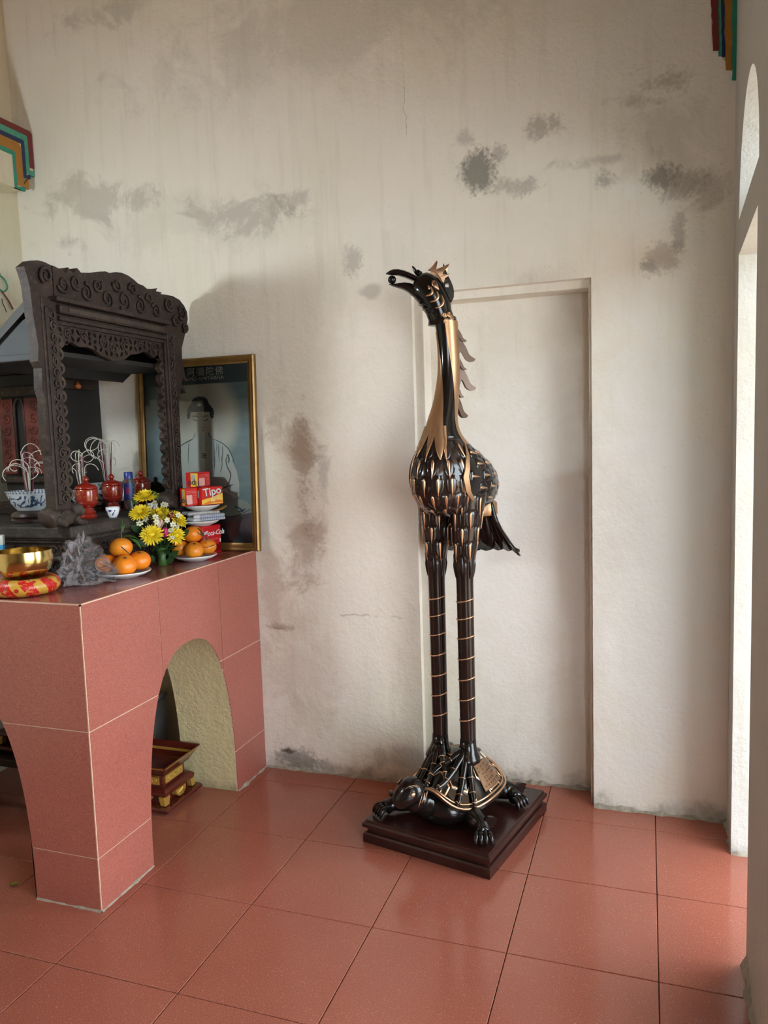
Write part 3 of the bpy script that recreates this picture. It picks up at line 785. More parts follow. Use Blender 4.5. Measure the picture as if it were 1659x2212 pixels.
mk('neck_ribbon', ribbon(1.835, 1.41, lambda t: 1.66 - 0.10*t, centre=PI, m=18), M_bronze, neck, True)
# mane flames behind the neck
def mane(z, L, th=0.006):
    v0, a, b_ = key_at(z); ph = PI + twist(z); er = SU*math.sin(ph) - SV*math.cos(ph); es = Vector((0, 0, 1)).cross(er)
    r0 = math.sqrt((a*math.sin(ph))**2 + (b_*math.cos(ph))**2) - 0.005
    P = [(0, z+0.014), (0.32*L, z+0.002), (0.52*L, z-0.30*L), (0.68*L, z-0.66*L), (0.92*L, z-0.86*L), (1.02*L, z-0.90*L), (0.95*L, z-1.04*L), (0.68*L, z-1.06*L), (0.44*L, z-0.90*L), (0.28*L, z-0.60*L), (0.16*L, z-0.50*L), (0.06*L, z-0.78*L), (-0.002, z-0.85*L)]
    P2 = [tuple(p)[:2] for p in smooth_pts([(a_, c_, 0) for a_, c_ in P], 3, True)]
    mk('mane_flame', extrude([P2], lambda a_, c_, d: W(0, v0, 0) + er*(r0+a_) + es*d + Vector((0, 0, c_)), -th, th), M_mane, neck, 'auto')
for z, L in ((1.800, 0.034), (1.772, 0.020), (1.762, 0.062), (1.700, 0.030), (1.668, 0.066), (1.605, 0.030), (1.570, 0.064), (1.505, 0.032), (1.480, 0.060)): mane(z, L)
# thighs, shanks, knees
LV, LU = -0.012, 0.0565
for s_ in (-1, 1):
    def LP(z, phi, lift=0.0, s_=s_):
        if z > 1.0:
            t = (z-1.0)/0.24; ru = 0.036+0.028*t**1.1; rv = 0.038+0.050*t**1.1; cu = s_*(LU+0.006*t); cv = LV+0.030*t
        else:
            t = (1.0-z)/0.67; k_ = math.exp(-((z-0.985)/0.030)**2)*0.0045
            ru = 0.0305-0.0025*t+k_; rv = ru*1.02; cu = s_*LU; cv = LV
        return W(cu+(ru+lift)*math.sin(phi), cv-(rv+lift)*math.cos(phi), z)
    zs = [0.29+0.66*i/22 for i in range(22)] + [0.95+0.07*i/10 for i in range(10)] + [1.02+0.22*i/12 for i in range(13)]
    lv = loft([[LP(z, 2*PI*k/28) for k in range(28)] for z in zs])
    leg = mk('crane_leg', lv, M_lacb, statue, True)
    bl = BVHTree.FromPolygons([Vector(v) for v in lv[0]], lv[1])
    for ri, z in enumerate([1.235, 1.185, 1.130, 1.075]):
        n_ = 6 if ri < 2 else 5
        for k in range(n_):
            ph = 2*PI*(k+(0.5 if ri % 2 else 0))/n_ + 0.25
            p = LP(z, ph); L = 0.066
            ctr = W(s_*LU, LV+0.02, z)
            mk('feather', patch(bl, p, DN, L, 0.056 if ri < 2 else 0.05, 0.0005, 0.0024, 'f', ctr), M_lacb, leg, True)
            mk('feather_inlay', patch(bl, p + DN*0.010, DN, 0.066, 0.0105, 0.0030, 0.0042, 't', ctr), M_cop, leg, True)
    # knee tendons
    for a_ in (0.2, 1.1, 2.2, -0.9, -2.0, 3.1):
        mk('knee_tendon', tube([LP(z, a_, -0.001) for z in (1.025, 1.00, 0.985, 0.965, 0.94)], [0.003, 0.006, 0.007, 0.006, 0.003], 8), M_lac, leg, True)
    for z in (0.860, 0.797, 0.727, 0.652, 0.576, 0.502, 0.427):
        P = [LP(z + 0.007*math.sin(ph*1.0-0.4), ph, 0.0008) for ph in [PI*(-0.62)+PI*1.24*k/18 for k in range(19)]]
        mk('leg_ring', tube(P, [0.0006] + [0.0026]*17 + [0.0006], 6), M_cop, leg, True)
    # foot: ankle flare and toes that follow the shell
    fz = 0.30
    mk('ankle', loft([[W(s_*LU+r*math.sin(2*PI*k/20), LV-0.002-r*1.05*math.cos(2*PI*k/20)-dv, z) for k in range(20)] for z, r, dv in ((0.35, 0.0285, 0), (0.325, 0.030, 0), (0.305, 0.036, 0.004), (0.290, 0.045, 0.008), (0.275, 0.050, 0.012))]), M_lac, leg, True)
    for ti, (ang, L) in enumerate(((-0.62, 0.150), (-0.20, 0.175), (0.22, 0.175), (0.62, 0.135), (PI, 0.10))):
        P = []; st = W(s_*LU, LV-0.01, 0.0)
        dd = -SV*math.cos(ang) + SU*math.sin(ang)*1.0
        for i in range(9):
            t = i/8; q = st + dd*(0.012+L*t)
            uu = (q-SC).dot(SU); vv = (q-SC).dot(SV)
            r2 = min(0.97, math.hypot(uu/TA, (vv-TV)/TB)); ph = math.atan2(uu/TA, -(vv-TV)/TB)
            b_ = shell_pt(ph, r2, 0.010)
            z0 = 0.318 if t < 0.01 else b_.z + 0.018*max(0, 1-t*3) + 0.004*math.sin(t*9)
            P.append(Vector((b_.x, b_.y, max(z0, b_.z))))
        rad = [0.014, 0.0135, 0.0125, 0.012, 0.0115, 0.011, 0.010, 0.0075, 0.003]
        toe = mk('toe', tube(P, rad, 10), M_lac, leg, True)
        if ti < 4:
            for i in (3, 5, 7):
                c_ = P[i]; d_ = (P[i+1]-P[i-1]).normalized(); nn = Vector((0, 0, 1)); nn = (nn-d_*nn.dot(d_)).normalized(); sd = d_.cross(nn)
                R = rad[i]+0.0008
                arc = [c_ + (nn*math.cos(a_)+sd*math.sin(a_))*R for a_ in [-1.35+2.7*k/8 for k in range(9)]]
                mk('toe_ring', tube(arc, 0.0015, 5), M_cop, leg, True)
# ---- tail: bronze hip band and fanned black plumes
mk('tail_band', loft([[W(r*math.sin(2*PI*k/24), 0.232+0.056*math.cos(2*PI*k/24), z) for k in range(24)] for z, r in ((1.190, 0.066), (1.184, 0.074), (1.142, 0.076), (1.136, 0.070))]), M_bronze, statue, 'auto')
for k in range(9):
    a = -1.25+2.5*k/8
    P = []
    for t in (0.0, 0.25, 0.5, 0.75, 1.0):
        fan_w = 0.060+0.110*t**1.5
        P.append((fan_w*math.sin(a), 0.215 + (0.040+0.050*t**1.6)*math.cos(a)*0.9, 1.175-0.180*t + 0.006*math.sin(a*3)*t))
    rows = []
    for i, (u_, v_, z_) in enumerate(P):
        t = i/4; hw_ = (0.020+0.030*t)*(1.0 if i < 4 else 0.55)
        rows.append([W(u_-hw_*math.cos(a), v_+hw_*math.sin(a)*0.9+0.0, z_), W(u_+0.004*math.sin(a), v_+0.006, z_-(0.008 if i == 4 else 0)), W(u_+hw_*math.cos(a), v_-hw_*math.sin(a)*0.9, z_)])
    A = grid(rows); inn = [Vector(p) - (SV*math.cos(a)+SU*math.sin(a))*0.006 for p in A[0]]
    n_ = len(A[0]); per = [0, 1, 2, 5, 8, 11, 14, 13, 12, 9, 6, 3]
    mk('tail_plume', (list(A[0])+inn, A[1]+[tuple(reversed([i+n_ for i in f])) for f in A[1]]+[(x, y_, y_+n_, x+n_) for x, y_ in zip(per, per[1:]+per[:1])]), M_lac, statue, True)
for s_ in (1, -1):   # the long outer plumes that curl out
    P = smooth_pts([W(s_*0.062, 0.215, 1.19), W(s_*0.078, 0.22, 1.12), W(s_*0.105, 0.235, 1.06), W(s_*0.135, 0.245, 1.015), W(s_*0.158, 0.25, 1.000)], 4)
    mk('tail_quill', tube(P, [0.010+0.003*math.sin(i*0.5) for i in range(len(P)-1)]+[0.004], 8, flat=0.6), M_lac, statue, True)
# rump filling between body and tail
mk('rump', loft([[W(r*math.sin(2*PI*k/20), 0.215+r*0.62*math.cos(2*PI*k/20), z) for k in range(20)] for z, r in ((1.24, 0.085), (1.21, 0.072), (1.19, 0.060), (1.14, 0.052), (1.12, 0.03))]), M_lac, statue, True)

# ---- crane head (profile turned toward the altar)
HN = Vector((SC.x, SC.y, 0)); HH = Vector((-0.95, -0.3122, 0)).normalized(); HK = Vector((0.3122, -0.95, 0)).normalized()
def HPt(x, y):
    P = on_plane(x, y, HN, HK); return ((P-HN).dot(HH), P.z)
def HW3(p, z, q): return HN + HH*p + HK*q + Vector((0, 0, z))
def hc(cx, cy): return HPt(780+cx/5.53, 540+cy/5.53)
pairs = [((800, 905), (1125, 890), 0.040), ((805, 850), (1110, 800), 0.044), ((775, 770), (1080, 720), 0.047), ((725, 690), (1075, 640), 0.050), ((675, 625), (1040, 540), 0.053), ((630, 570), (990, 440), 0.053),
         ((605, 540), (930, 345), 0.049), ((590, 515), (860, 292), 0.043), ((585, 490), (790, 268), 0.036), ((590, 465), (720, 282), 0.028), ((600, 440), (670, 325), 0.018), ((612, 415), (640, 370), 0.006)]
rings = []
for j, bk, wq in pairs:
    a = Vector((*hc(*j), 0)); b_ = Vector((*hc(*bk), 0)); c_ = (a+b_)/2; e = (b_-a)/2
    rings.append([HW3(c_.x+e.x*math.cos(t), c_.y+e.y*math.cos(t), wq*math.sin(t)) for t in [2*PI*k/28 for k in range(28)]])
head_vf = loft(rings)
head = mk('crane_head', head_vf, M_lac, statue, True)
hb = BVHTree.FromPolygons([Vector(v) for v in head_vf[0]], head_vf[1])
def beak(top, bot, wds):
    rings = []
    for (t_, b_, wq) in zip(top, bot, wds):
        a = Vector((*hc(*t_), 0)); d = Vector((*hc(*b_), 0)); c_ = (a+d)/2; e = (d-a)/2
        rings.append([HW3(c_.x+e.x*math.cos(t), c_.y+e.y*math.cos(t), wq*math.sin(t)) for t in [2*PI*k/16 for k in range(16)]])
    return loft(rings)
mk('upper_beak', beak([(820, 300), (740, 310), (690, 325), (640, 303), (580, 272), (510, 245), (440, 228), (380, 231), (335, 250), (305, 272), (293, 284)],
                      [(830, 470), (780, 452), (720, 425), (650, 385), (590, 358), (520, 330), (450, 310), (400, 303), (355, 300), (325, 297), (297, 292)],
                      [0.036, 0.035, 0.033, 0.030, 0.027, 0.0235, 0.020, 0.0165, 0.012, 0.007, 0.002]), M_lac, head, True)
mk('lower_beak', beak([(830, 470), (770, 455), (710, 440), (640, 418), (580, 395), (520, 388), (460, 393), (400, 405), (360, 408), (330, 408)],
                      [(800, 640), (700, 615), (650, 585), (600, 545), (560, 508), (510, 480), (460, 462), (410, 446), (370, 432), (332, 414)],
                      [0.036, 0.035, 0.033, 0.030, 0.027, 0.024, 0.020, 0.015, 0.010, 0.002]), M_lac, head, True)
bp, bz = hc(370, 356); R = 0.0145
mk('pearl', lathe([(R*math.sin(PI*i/14), -R*math.cos(PI*i/14)) for i in range(15)], tuple(HW3(bp, bz, 0)), 20), M_lac, head, True)
# gold details on both cheeks
def head_on(cx, cy, s_, lift):
    p, z = hc(cx, cy); o = HW3(p, z, s_*0.2); loc, n, i_, d = hb.ray_cast(o, HK*-s_)
    if loc is None: loc, n, i_, d = hb.find_nearest(HW3(p, z, s_*0.05))
    return loc + HK*s_*lift
for s_ in (1, -1):
    for cr in ([(790, 455), (805, 490), (795, 505)], [(825, 470), (842, 530), (820, 565), (765, 580)], [(893, 525), (912, 580), (885, 630), (815, 652)], [(955, 570), (972, 640), (940, 700), (875, 722)]):
        P = smooth_pts([Vector((*c, 0)) for c in cr], 5)
        Q = [head_on(p.x, p.y, s_, 0.0016) for p in P]; m = len(Q)
        mk('cheek_crescent', tube(Q, [0.0008+0.0050*math.sin(PI*i/(m-1))*(0.5+0.5*i/m) for i in range(m)], 8, flat=0.55, up=HK), M_cop, head, True)
    ew = [(850, 395), (880, 395), (905, 430), (920, 480), (925, 510), (895, 505), (860, 480), (838, 450), (835, 415)]
    rr = []
    for q, l in ((1.0, 0.0), (0.92, 0.004), (0.5, 0.006), (0.05, 0.0065)):
        rr.append([head_on(875+(p.x-875)*q, 440+(p.y-440)*q, s_, l) for p in smooth_pts([Vector((*c, 0)) for c in ew], 3, True)])
    eye = mk('eye', loft(rr), M_cop, head, True)
    sp = [head_on(872+ (6+16*t)*math.cos(t*9), 432+(6+22*t)*math.sin(t*9), s_, 0.0078) for t in [k/24 for k in range(25)]]
    mk('eye_spiral', tube(sp, 0.0011, 5), M_lac, head, True)
    # brow flame crest, copper
    cresto = [(790, 275), (830, 240), (865, 195), (895, 152), (908, 170), (898, 215), (890, 262), (930, 245), (980, 225), (1020, 205), (1048, 188), (1035, 225), (1000, 262), (975, 290), (968, 330), (1010, 322), (1055, 312), (1030, 345), (1000, 360), (985, 395), (978, 425), (955, 400), (935, 355), (900, 315), (860, 288)]
    P2 = [hc(*c) for c in cresto]
    mk('crest', extrude([P2], lambda a_, b_, d: HW3(a_, b_, s_*(0.031+d+max(0, 0.012-0.22*max(0, (b_-hc(900, 300)[1])))) ), -0.004, 0.003), M_cop, head)
    for k in range(3):
        g_ = [[(850, 262), (880, 225), (897, 175)], [(905, 275), (960, 250), (1025, 212)], [(950, 350), (985, 335), (1035, 322)]][k]
        mk('crest_groove', tube([HW3(*hc(*c), s_*(0.0345+max(0, 0.012-0.22*max(0, hc(*c)[1]-hc(900, 300)[1])))) for c in g_], 0.0012, 4), M_mane, head, True)
    # collar scrolls at the back of the neck
    for (cx, cy, r0) in ((1010, 870, 36), (1040, 790, 30), (985, 800, 26), (1075, 830, 24)):
        c0 = hc(cx, cy); a0 = S(min(1.85, c0[1]), 0)
        sp = []
        for k in range(22):
            t = k/21; p_ = hc(cx+r0*(1-t*0.75)*math.cos(t*9), cy+r0*(1-t*0.75)*math.sin(t*9))
            o = HW3(p_[0], p_[1], s_*0.2); l_, n_, i_, d_ = hb.ray_cast(o, HK*-s_)
            if l_ is None: l_, n_, i_, d_ = hb.find_nearest(HW3(p_[0], p_[1], s_*0.03))
            sp.append(l_ + HK*s_*0.003)
        mk('collar_scroll', tube(sp, 0.0040, 6), M_bronze, head, True)
# back crest: dark crescent with an opening, and a small horn over the beak
bc = [(960, 300), (970, 230), (985, 165), (1000, 225), (1030, 300), (1065, 370), (1095, 440), (1108, 500), (1105, 570), (1080, 630), (1040, 600), (1000, 520), (970, 420)]
hole = [(1000, 415), (1035, 400), (1052, 425), (1040, 455), (1005, 450)]
mk('back_crest', extrude([[hc(*c) for c in bc], [hc(*c) for c in hole]], lambda a_, b_, d: HW3(a_, b_, d), -0.012, 0.012), M_lac, head, 'auto')
hq = [HW3(*hc(*c), 0) for c in ((700, 290), (660, 270), (640, 235), (612, 192))]
mk('beak_horn', tube(smooth_pts(hq, 3), [0.010, 0.009, 0.008, 0.0072, 0.0065, 0.006, 0.0055, 0.0045, 0.0035, 0.002], 8), M_lac, head, True)
mk('beak_horn', tube([HW3(*hc(*c), 0) for c in ((720, 285), (690, 262), (672, 240))], [0.008, 0.006, 0.004], 8), M_lac, head, True)
# folds of skin under the jaw
for (a_, b_) in (((660, 640), (800, 690)), ((700, 700), (850, 745)), ((750, 770), (900, 800))):
    for s_ in (1, -1):
        P = [head_on(a_[0]+(b_[0]-a_[0])*t, a_[1]+(b_[1]-a_[1])*t-10*math.sin(t*3), s_, 0.0006) for t in (0.05, 0.3, 0.6, 0.85, 1.0)]
        mk('jaw_fold', tube(smooth_pts(P, 3), [0.0012]+[0.0030]*11+[0.0012], 6), M_lac, head, True)
# ================================================================== CARVED WOODEN SHRINE ON THE ALTAR
def oldwood(name, base, dust=0.35):
    b = NB(name); n = b.noise(14, 5, 0.65); n2 = b.noise(70, 4, 0.6)
    col = b.mix(b.step(n, 0.3, 0.75), tuple(k*0.55 for k in base), tuple(k*1.35 for k in base))
    col = b.mix(b.math('MULTIPLY', b.step(n2, 0.52, 0.72), dust), col, (0.115, 0.084, 0.060))
    b.bump(b.math('ADD', b.math('MULTIPLY', n2, 0.6), n), 0.5, 0.006)
    return b.fin(col, 0.62, spec=0.35)
M_wood = oldwood('old_dark_wood', (0.030, 0.017, 0.012))
M_wood2 = oldwood('dusty_brown_wood', (0.046, 0.032, 0.024), 0.5)
M_wood3 = oldwood('platform_grey_wood', (0.036, 0.029, 0.023), 0.5)
M_black = plain('blackened_wood', (0.012, 0.010, 0.009), 0.6)
M_greyb = plain('dusty_blue_grey_board', (0.045, 0.050, 0.053), 0.7, var=0.3, scale=8)
M_redw = oldwood('red_lacquered_panel', (0.11, 0.022, 0.014), 0.2)
M_gilt = plain('old_gilding', (0.42, 0.24, 0.06), 0.35, metal=0.8, var=0.3)

SX0, SX1 = 0.078, 0.122          # shrine face frame
PZ = 1.172                       # platform top
shrine = thing('carved_shrine', 'old dark carved wooden shrine canopy with scrolled crest on the altar', 'shrine', (-0.2, -0.33, AZ))
# platform: moulded tiers; right face X=.116, front face Y=-.70
PX1, PY0, PX0, PY1 = 0.116, -0.700, -0.62, 0.062
def tier(ins, z0, z1, mat, name='platform_tier', b=0.004): return mk(name, rbox(PX0, PX1-ins, PY0+ins, PY1, z0, z1, b, 2), mat, shrine)
tier(0.012, AZ+.0005, 0.998, M_wood3); tier(0.034, 0.998, 1.052, M_wood); tier(0.010, 1.052, 1.066, M_wood3); tier(0.026, 1.066, 1.112, M_wood); tier(0.014, 1.112, 1.124, M_wood3); tier(0.006, 1.124, 1.130, M_wood)
tier(0.0, 1.130, PZ, M_wood3, 'platform_top', 0.007)
# carved bands on the two recessed tiers
def band_curl(c, ax, nrm, r, flip):
    P = []
    for k in range(15):
        t = k/14; a = t*7.0*(1 if flip else -1); P.append(Vector(c) + Vector(ax)*(r*(1-t*.8)*math.cos(a)) + Vector((0, 0, r*(1-t*.8)*math.sin(a))) + Vector(nrm)*0.003)
    return tube(P, 0.0032, 5)
for zc, ins, r in ((1.089, 0.026, 0.016), (1.025, 0.034, 0.019)):
    A = [band_curl((PX1-ins, y, zc), (0, 1, 0), (1, 0, 0), r, i % 2) for i, y in enumerate([PY0+ins+0.03+0.042*k for k in range(17)])]
    B = [band_curl((x, PY0+ins, zc), (1, 0, 0), (0, -1, 0), r, i % 2) for i, x in enumerate([PX1-ins-0.03-0.042*k for k in range(14)])]
    mk('carved_band', merge(*A), M_wood2, shrine, True); mk('carved_band', merge(*B), M_wood2, shrine, True)
# crouching beasts that carry the posts
def beast(Y, name='carved_beast'):
    X = 0.088
    bpts = smooth_pts([(X, Y-0.062, PZ+0.030), (X, Y-0.040, PZ+0.040), (X, Y-0.005, PZ+0.040), (X, Y+0.035, PZ+0.034), (X+0.004, Y+0.058, PZ+0.045)], 4)
    n = len(bpts); rad = [0.020+0.018*math.sin(PI*min(1, (i+3)/(n+2))**0.8) for i in range(n)]
    bo = mk(name, tube(bpts, [max(0.018, min(0.036, r)) for r in rad], 14), M_wood2, shrine, True)
    hd = smooth_pts([(X+0.004, Y+0.045, PZ+0.052), (X+0.008, Y+0.066, PZ+0.056), (X+0.014, Y+0.084, PZ+0.048), (X+0.018, Y+0.094, PZ+0.038)], 3)
    mk('beast_head', tube(hd, [0.020, 0.024, 0.026, 0.026, 0.025, 0.022, 0.018, 0.016, 0.013, 0.010], 12), M_wood2, bo, True)
    for sx in (-1, 1):
        mk('beast_ear', tube([(X+sx*0.014, Y+0.058, PZ+0.072), (X+sx*0.022, Y+0.052, PZ+0.084)], [0.006, 0.002], 6), M_wood2, bo, True)
        mk('beast_leg', tube(smooth_pts([(X+sx*0.022, Y+0.048, PZ+0.030), (X+sx*0.026, Y+0.070, PZ+0.012), (X+sx*0.026, Y+0.098, PZ+0.008)], 3), [0.014, 0.013, 0.012, 0.011, 0.010, 0.0085, 0.007], 8), M_wood2, bo, True)
        mk('beast_leg', tube(smooth_pts([(X+sx*0.022, Y-0.045, PZ+0.034), (X+sx*0.030, Y-0.020, PZ+0.020), (X+sx*0.030, Y-0.005, PZ+0.009)], 3), [0.018, 0.018, 0.017, 0.014, 0.011, 0.0095, 0.0085], 8), M_wood2, bo, True)
    sp = [(X+0.034, Y-0.02+0.020*(1-t*.8)*math.cos(t*8), PZ+0.040+0.018*(1-t*.8)*math.sin(t*8)) for t in [k/16 for k in range(17)]]
    mk('beast_scroll', tube(sp, 0.0032, 5), M_wood2, bo, True)
beast(-0.715); beast(-0.075)
fx = lambda a, b_, d: (d, a, b_)
# posts
for (ya, yb, nm) in ((-0.765, -0.692, 'L'), (-0.100, -0.028, 'R')):
    post = mk('post', merge(rbox(SX0, SX1, ya, yb, PZ+0.060, 1.93, 0.006, 2), rbox(SX1-.004, SX1+.006, ya+.012, ya+.028, PZ+0.08, 1.90, 0.003, 1)), M_wood, shrine)
    car = []
    for k in range(17):
        z = 1.27+k*0.038
        car.append(tube([(SX1+.004, (ya+yb)/2+0.006+0.016*(1-t*.75)*math.cos(t*8+k*1.7), z+0.019*(1-t*.75)*math.sin(t*8+k*1.7)) for t in [q/14 for q in range(15)]], 0.0036, 5))
    mk('post_carving', merge(*car), M_wood2, post, True)
    # fretted strip along the inner edge
    y0_, sg = (yb-0.002, 1) if nm == 'L' else (ya+0.002, -1)
    fret = []
    for k in range(12):
        z = 1.26+k*0.047
        P = [(y0_, z), (y0_+sg*0.020, z+0.006), (y0_+sg*0.031, z+0.020), (y0_+sg*0.026, z+0.036), (y0_+sg*0.010, z+0.046), (y0_, z+0.047)]
        H = [(y0_+sg*0.006, z+0.016), (y0_+sg*0.018, z+0.014), (y0_+sg*0.021, z+0.026), (y0_+sg*0.010, z+0.034)]
        fret.append(extrude([[tuple(p)[:2] for p in smooth_pts([(a, b_, 0) for a, b_ in P], 2, True)], H], fx, SX0+.010, SX1-.012))
    mk('fretwork_strip', merge(*fret), M_wood2, post)
# outer wings of the frame: ears flowing down the posts
earL = [(-0.822, 2.012), (-0.790, 2.036), (-0.760, 2.043), (-0.73, 2.043), (-0.702, 2.038), (-0.690, 2.0), (-0.690, 1.90), (-0.740, 1.88), (-0.755, 1.76), (-0.757, 1.40), (-0.780, 1.45), (-0.772, 1.60), (-0.783, 1.634), (-0.778, 1.70), (-0.792, 1.72), (-0.786, 1.77), (-0.799, 1.87), (-0.804, 1.954), (-0.812, 1.985)]
earR = [(-0.10, 1.93), (-0.10, 2.044), (-0.06, 2.047), (-0.02, 2.049), (0.029, 2.041), (0.060, 2.022), (0.080, 2.0), (0.083, 1.97), (0.074, 1.943), (0.050, 1.89), (0.026, 1.845), (0.022, 1.80), (0.034, 1.765), (0.030, 1.745), (0.056, 1.703), (0.020, 1.715), (0.010, 1.70), (0.012, 1.690), (0.040, 1.655), (0.004, 1.672), (-0.018, 1.62), (-0.024, 1.40), (-0.032, 1.40), (-0.032, 1.80), (-0.06, 1.90)]
mk('carved_ear', extrude([earL], fx, SX0+.006, SX1-.004), M_wood, shrine, 'auto')
mk('carved_ear', extrude([earR], fx, SX0+.006, SX1-.004), M_wood, shrine, 'auto')
# crest with spiky scrolls
crest = [(-0.702, 1.925), (-0.702, 2.038), (-0.675, 2.034), (-0.635, 2.027), (-0.628, 2.046), (-0.612, 2.034), (-0.600, 2.036), (-0.585, 2.052), (-0.566, 2.040), (-0.544, 2.044), (-0.509, 2.050), (-0.47, 2.062), (-0.437, 2.069), (-0.41, 2.066), (-0.38, 2.077), (-0.344, 2.081), (-0.31, 2.078), (-0.276, 2.069), (-0.25, 2.058), (-0.22, 2.056), (-0.196, 2.048), (-0.160, 2.052), (-0.128, 2.062), (-0.140, 2.048), (-0.100, 2.050), (-0.115, 2.038), (-0.095, 2.044), (-0.085, 1.925)]
mk('crest_board', extrude([crest], fx, SX0, SX1), M_wood, shrine)
scr = []
for (yc, zc, r) in ((-0.735, 2.00, 0.030), (-0.66, 1.985, 0.030), (-0.60, 2.00, 0.024), (-0.55, 1.975, 0.032), (-0.49, 2.01, 0.026), (-0.44, 1.97, 0.034), (-0.38, 2.03, 0.026), (-0.345, 1.98, 0.040), (-0.29, 2.03, 0.024), (-0.25, 1.975, 0.034), (-0.19, 2.01, 0.022), (-0.15, 1.97, 0.030), (-0.06, 2.01, 0.030), (0.03, 1.99, 0.032), (0.045, 1.93, 0.020), (-0.02, 1.95, 0.022)):
    f_ = 1 if random.random() < .5 else -1; ph = random.random()*6
    scr.append(tube([(SX1+.004, yc+r*(1-t*.8)*math.cos(f_*t*9+ph), zc+r*(1-t*.8)*math.sin(f_*t*9+ph)) for t in [q/20 for q in range(21)]], [0.007-0.004*q/20 for q in range(21)], 6))
tag(mk('crest_carving', merge(*scr), M_wood, shrine, True), kind='stuff')
# lintel beams
mk('lintel', merge(rbox(SX0-.01, SX1+.030, -0.725, -0.085, 1.920, 1.936, 0.003), rbox(SX0, SX1+.018, -0.700, -0.095, 1.884, 1.912, 0.004), rbox(SX0, SX1+.010, -0.695, -0.095, 1.862, 1.876, 0.003), box(SX0+.006, SX1-.004, -0.70, -0.09, 1.85, 1.93)), M_wood, shrine)
mk('lintel_panel', rbox(SX1+.012, SX1+.021, -0.660, -0.130, 1.889, 1.907, 0.002), M_wood2, shrine)
# hanging pierced valance
vb = [(-0.692, 1.86), (-0.692, 1.800), (-0.672, 1.772), (-0.650, 1.790), (-0.62, 1.800), (-0.586, 1.787), (-0.54, 1.790), (-0.502, 1.783), (-0.475, 1.768), (-0.450, 1.764), (-0.41, 1.754), (-0.376, 1.757), (-0.34, 1.765), (-0.305, 1.786), (-0.26, 1.792), (-0.22, 1.806), (-0.19, 1.800), (-0.160, 1.785), (-0.133, 1.800), (-0.100, 1.79), (-0.100, 1.86)]
holes = []
def leafhole(yc, zc, L, wd, a):
    return [(yc + L*math.cos(t)*math.cos(a) - wd*math.sin(t)*math.sin(a), zc + L*math.cos(t)*math.sin(a) + wd*math.sin(t)*math.cos(a)) for t in [2*PI*k/8 for k in range(8)]]
y = -0.672; k = 0
while y < -0.115:
    low = max(1.752, min(p[1] for p in vb if abs(p[0]-y) < 0.035))
    H = 1.853-low; n_ = 2 if H < 0.07 else 3
    for j in range(n_):
        zc = low + 0.012 + (H-0.018)*(j+0.5)/n_
        holes.append(leafhole(y, zc, min(0.0125, H/n_*0.36), 0.0062, (0.9 if (k+j) % 2 else 2.2)))
    y += 0.0285; k += 1
mk('valance', extrude([vb]+holes, fx, SX0+.014, SX1-.014), M_wood, shrine)
vs_ = []
for yc, zc, r in ((-0.40, 1.80, 0.030), (-0.33, 1.815, 0.022), (-0.46, 1.815, 0.022), (-0.56, 1.825, 0.018), (-0.24, 1.83, 0.016), (-0.64, 1.825, 0.018), (-0.16, 1.825, 0.016)):
    vs_.append(tube([(SX1-.012, yc+r*(1-t*.8)*math.cos(t*9), zc+r*(1-t*.8)*math.sin(t*9)) for t in [q/18 for q in range(19)]], 0.003, 5))
tag(mk('valance_carving', merge(*vs_), M_wood2, shrine, True), kind='stuff')
# roof behind the frame: sloping board with gable end, dark body with red panels
mk('roof_board', extrude([[(SX0, 1.965), (SX0, 1.932), (-0.215, 1.718), (-0.225, 1.745)]], lambda a, b_, d: (a, d, b_), -0.735, 0.06), M_black, shrine)
mk('gable_board', extrude([[(SX0-.004, 1.895), (SX0-.004, 1.752), (-0.62, 1.735), (-0.62, 1.76), (-0.16, 1.81)]], lambda a, b_, d: (a, d, b_), -0.720, -0.700), M_greyb, shrine)
mk('gable_beam', rbox(-0.62, SX0-.004, -0.728, -0.700, 1.735, 1.757, 0.003), M_greyb, shrine)
mk('ceiling_board', box(-0.62, SX0, -0.70, 0.062, 1.752, 1.768), M_black, shrine)
mk('back_board', box(-0.24, SX0, 0.050, 0.062, 1.768, 1.93), M_black, shrine)
body_ = mk('shrine_body', rbox(-0.62, -0.385, -0.23, 0.112, PZ, 1.752, 0.004), M_black, shrine)
mk('body_beam', rbox(-0.62, -0.375, -0.262, -0.232, 1.66, 1.70, 0.005), M_wood, shrine); mk('body_beam', rbox(-0.62, -0.375, -0.262, -0.232, 1.30, 1.325, 0.005), M_wood, shrine)
mk('body_beam', rbox(-0.384, -0.352, -0.262, 0.06, 1.69, 1.75, 0.005), M_wood, shrine)
for (xa, xb) in ((-0.618, -0.545), (-0.485, -0.392)):
    mk('red_panel', rbox(xa, xb, -0.243, -0.231, 1.335, 1.652, 0.004), M_redw, shrine)
    cv = [tube([((xa+xb)/2+0.024*(1-t*.8)*math.cos(t*8+k), -0.245, 1.37+k*0.05+0.022*(1-t*.8)*math.sin(t*8+k)) for t in [q/14 for q in range(15)]], 0.0035, 5) for k in range(6)]
    mk('panel_carving', merge(*cv), M_redw, shrine, True)
mk('arch_post', merge(tube([(-0.538, -0.24, 1.33), (-0.538, -0.24, 1.62), (-0.528, -0.24, 1.645), (-0.513, -0.24, 1.652), (-0.498, -0.24, 1.645), (-0.490, -0.24, 1.62), (-0.490, -0.24, 1.33)], 0.006, 8)), M_wood, shrine, True)
mk('inner_step', rbox(-0.62, -0.34, -0.31, 0.062, PZ, PZ+0.05, 0.004), M_wood, shrine)
